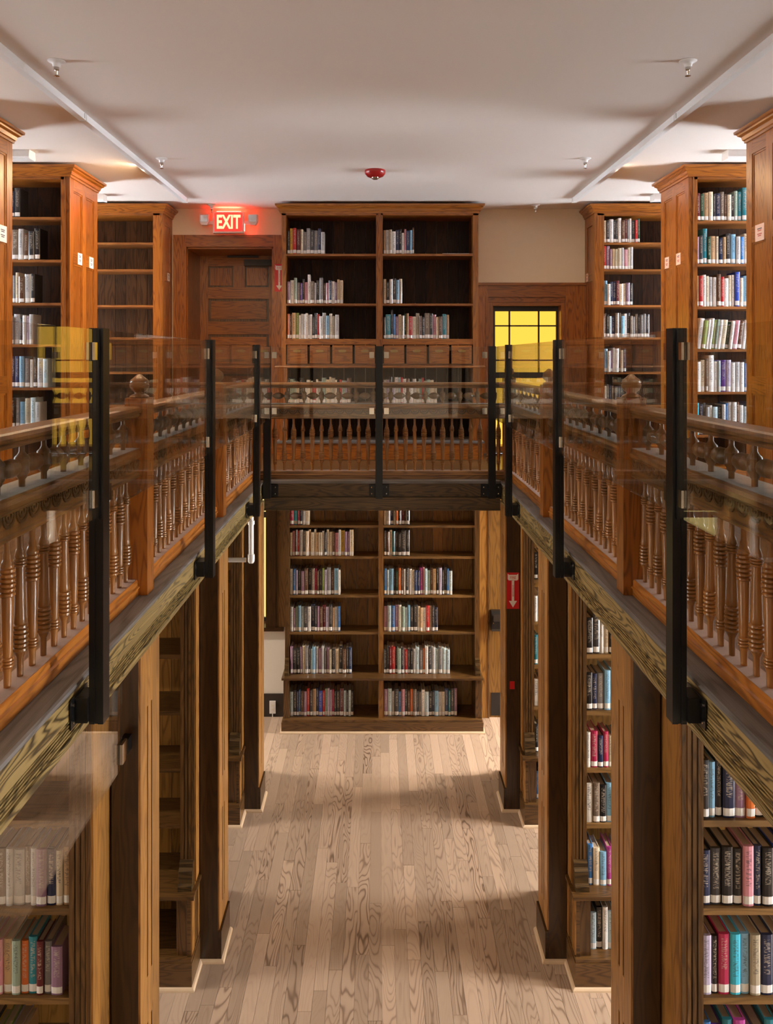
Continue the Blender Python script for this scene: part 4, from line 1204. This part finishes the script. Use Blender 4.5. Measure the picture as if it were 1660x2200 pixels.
# near lower stack, window side
cc = 'nearest lower window-side stack'
nr = [(-.79, .235, ['charcoal', 'sky blue', 'black', ('navy', .048, 1), ('mauve', .040, 1), ('orange', .034, 1), ('black', .036, .95), 'white', 'charcoal', 'cream', 'navy']),
      (-1.14, .232, ['navy', ('charcoal', .042, .97), ('black', .044, 1), ('black', .034, .97), ('pink', .042, 1.03), ('navy', .030, 1.03), ('black', .044, 1), ('royal blue', .044, 1.02), ('charcoal', .034, 1.05), ('grey-brown', .046, 1), 'black', 'navy', 'cream']),
      (-1.495, .24, [('lilac', .040, .98), ('black', .026, .96), ('crimson', .044, 1), ('cyan', .040, 1), ('sky blue', .034, 1), ('beige', .040, 1), ('navy', .048, 1), ('beige', .040, 1), ('mauve', .036, .98), ('navy', .040, 1), 'cream', 'black', 'teal']),
      (-1.84, .24, ['blue', 'purple', ('teal', .040, 1), ('magenta', .048, 1), 'blue', ('grey-brown', .046, .9), ('teal', .044, 1), ('brown', .030, .85), ('ice blue', .036, 1), ('charcoal', .040, .9), 'olive green', 'black'])]
for k, (z, h, seq) in enumerate(nr):
    row(cc, ('topmost visible', 'second', 'third', 'bottom visible')[k], 'the fluted stile', 1.288, 1.74, 3.235, z + .0005, 'dark', h, .036, seq=seq, gap=.001, dep=.175)
# near lower stack, exit side
cc = 'nearest lower exit-side stack'
nl = [(-1.14, .225, -1.232, ['tan', 'cream', 'navy', 'mauve', 'pale grey', 'grey-brown', 'pale grey', 'pale grey', 'grey-brown', 'beige', 'pale grey', 'ice blue', 'beige', 'cream', 'grey']),
      (-1.495, .215, -1.262, ['mauve', 'grey', 'maroon', ('teal', .034, 1.05), 'orange', 'sage green', 'tan', 'pink', 'lilac', 'white', 'ice blue', 'white', 'cream', 'beige', 'white']),
      (-1.84, .20, -1.41, ['tan', 'lilac', 'olive green', 'yellow', 'navy', 'brown', 'charcoal', 'black'])]
for k, (z, h, xe, seq) in enumerate(nl):
    row(cc, ('topmost visible', 'second', 'bottom visible')[k], 'the fluted stile', xe, -1.75, 3.235, z + .0005, 'pale', h, .034, seq=seq, dep=.17)
# second lower stack, window side
cc = 'second lower window-side stack'
mr = [(-.79, .24, ['black', 'charcoal', 'white', 'cream', 'black', 'purple', 'navy', 'sky blue', 'beige']),
      (-1.14, .245, ['black', 'navy', 'grey', ('sky blue', .038, 1), ('sky blue', .055, 1.02), 'charcoal', 'black', 'navy']),
      (-1.495, .215, ['white', 'crimson', 'navy', 'crimson', 'beige', 'teal', 'orange', 'crimson', 'navy']),
      (-1.84, .235, ['white', 'grey-brown', 'black', 'sky blue', 'grey-brown', ('black', .06, 1.05), 'charcoal']),
      (-2.2, .225, [('blue', .032, 1.1), 'cream', 'sky blue', 'magenta', 'ice blue', 'pale grey', 'ice blue', 'white']),
      (-2.57, .245, ['ice blue', 'black', 'white', 'ice blue', 'maroon', 'pale grey', 'navy'])]
for k, (z, h, seq) in enumerate(mr):
    row(cc, ('topmost visible', 'second', 'third', 'fourth', 'ledge', 'bottom')[k], 'the fluted stile', 1.288, 1.58, 5.035 if k < 4 else 4.99 if k == 4 else 4.96, z + .0005, 'dark', h, .034, seq=seq)
# farthest lower stack, window side: a sliver
cc = 'farthest lower window-side stack'
for k, z in enumerate((-.79, -1.14, -1.495, -1.84, -2.2, -2.57)):
    row(cc, ('topmost visible', 'second', 'third', 'fourth', 'ledge', 'bottom')[k], 'the fluted stile', 1.288, 1.42, 6.725 if k < 4 else 6.68 if k == 4 else 6.65, z + .0005, 'silver', .235, .032, seq=[['black', 'white', 'navy'], ['white', 'pale grey', 'charcoal'], ['teal', 'cream', 'red'], ['white', 'navy', 'charcoal'], ['black', 'sky blue', 'ice blue'], ['blue', 'charcoal', 'purple']][k])


def cover_geo():
    """unit book: x -.5 .. .5, spine at y = 0 facing -y, z 0 .. 1; rounded spine, two boards"""
    out = [(-.5, .10), (-.5, .03), (-.34, .006), (0, -.004), (.34, .006), (.5, .03), (.5, .10)]
    left = [(-.5, 1.0), (-.39, 1.0), (-.39, .10)]
    right = [(.39, .10), (.39, 1.0), (.5, 1.0)]
    poly = left + [(.39, .10)] + [(.39, 1.0), (.5, 1.0)] + list(reversed(out))
    return poly
_poly = [(-.5, 1.0), (-.39, 1.0), (-.39, .09), (.39, .09), (.39, 1.0), (.5, 1.0), (.5, .03), (.34, .006), (0, -.004), (-.34, .006), (-.5, .03)]
def unit_book():
    b = MB().prism(_poly, 'z', 0, 1)
    me = b.mesh('book')
    uv = me.uv_layers['UVMap'].data
    for p in me.polygons:
        for li in p.loop_indices:
            c = me.vertices[me.loops[li].vertex_index].co
            uv[li].uv = (c.x + .5, c.z) if p.normal.y < -.3 else (-1, c.z)
    me.materials.append(M['book'])
    return me
UB = unit_book()
UP = MB().box(-.385, .385, .092, .965, .022, .975).mesh('pages'); UP.materials.append(M['paper'])
UL = MB().prism([(-.49, .028), (-.34, .001), (0, -.010), (.34, .001), (.49, .028), (.49, .031), (.34, .0055), (0, -.0045), (-.34, .0055), (-.49, .031)], 'z', .035, .165).mesh('spine_label'); UL.materials.append(M['splabel'])

EYEV = Vector((0, 0, EYE))
for sp_ in SPEC:
    dist = sp_['y']
    sp_['area'] = sp_['t'] * sp_['h'] / dist ** 2
    # the open lower shelf of the gallery case and the dim far slivers are mostly hidden
    if sp_['shelf'] == 'open lower' or sp_['case'].startswith('farthest'): sp_['area'] *= .25
order = sorted(range(len(SPEC)), key=lambda i: -SPEC[i]['area'])
near = set(order[:300])
far = MB(); far_cols = []
for i, q in enumerate(SPEC):
    col = tuple(min(1, c * q['j'][0]) for c in RGB[q['c']])
    mt = Matrix.Translation((q['x'], q['y'], q['z'])) @ Matrix.Rotation(q['lean'], 4, 'Y') @ Matrix.Diagonal((q['t'], q['d'], q['h'], 1))
    if q['lean']:
        mt = Matrix.Translation((q['x'] - math.sin(q['lean']) * 0, q['y'], q['z'] + math.sin(abs(q['lean'])) * q['t'] / 2)) @ Matrix.Rotation(q['lean'], 4, 'Y') @ Matrix.Diagonal((q['t'], q['d'], q['h'], 1))
    if i in near:
        o = bpy.data.objects.new('book', UB); COL.objects.link(o)
        o.matrix_world = mt
        o.color = (*col, 1)
        setp(o, '%s book, %s from %s, %s shelf, %s' % (q['c'], ORD[q['i']], q['anchor'], q['shelf'], q['case']), 'book', 'books on the %s shelf of the %s' % (q['shelf'], q['case']))
        p_ = bpy.data.objects.new('pages', UP); COL.objects.link(p_); p_.parent = o
        l_ = bpy.data.objects.new('spine_label', UL); COL.objects.link(l_); l_.parent = o
    else:
        for src, cc_ in ((UB, (*col, q['j'][1])), (UP, (.48, .39, .29, 0.0)), (UL, (.80, .79, .77, 0.0))):
            b0 = len(far.v)
            far.v += [tuple(mt @ v.co) for v in src.vertices]
            for p in src.polygons:
                far.f.append(tuple(b0 + k for k in p.vertices))
                far.uv.append([tuple(src.uv_layers['UVMap'].data[li].uv) if src is UB else (-1, -1) for li in p.loop_indices])
                far.sm.append(False); far.mi.append(0); far_cols.append(cc_)
me = bpy.data.meshes.new('small_books')
me.from_pydata(far.v, [], far.f)
uvl = me.uv_layers.new(name='UVMap')
uvl.data.foreach_set('uv', [c for f in far.uv for p in f for c in p])
ca = me.color_attributes.new('Col', 'FLOAT_COLOR', 'CORNER')
ca.data.foreach_set('color', [x for p, c in zip(me.polygons, far_cols) for _ in p.loop_indices for x in c])
me.materials.append(M['bookfar'])
o = bpy.data.objects.new('small_books', me); COL.objects.link(o)
setp(o, 'rows of far library books with white spine labels on the back bookcases', 'books', None, 'stuff')
print('BOOKS', len(SPEC), 'planks', len([x for x in bpy.data.objects if x.name.startswith('plank')]), 'objects', len(bpy.data.objects))
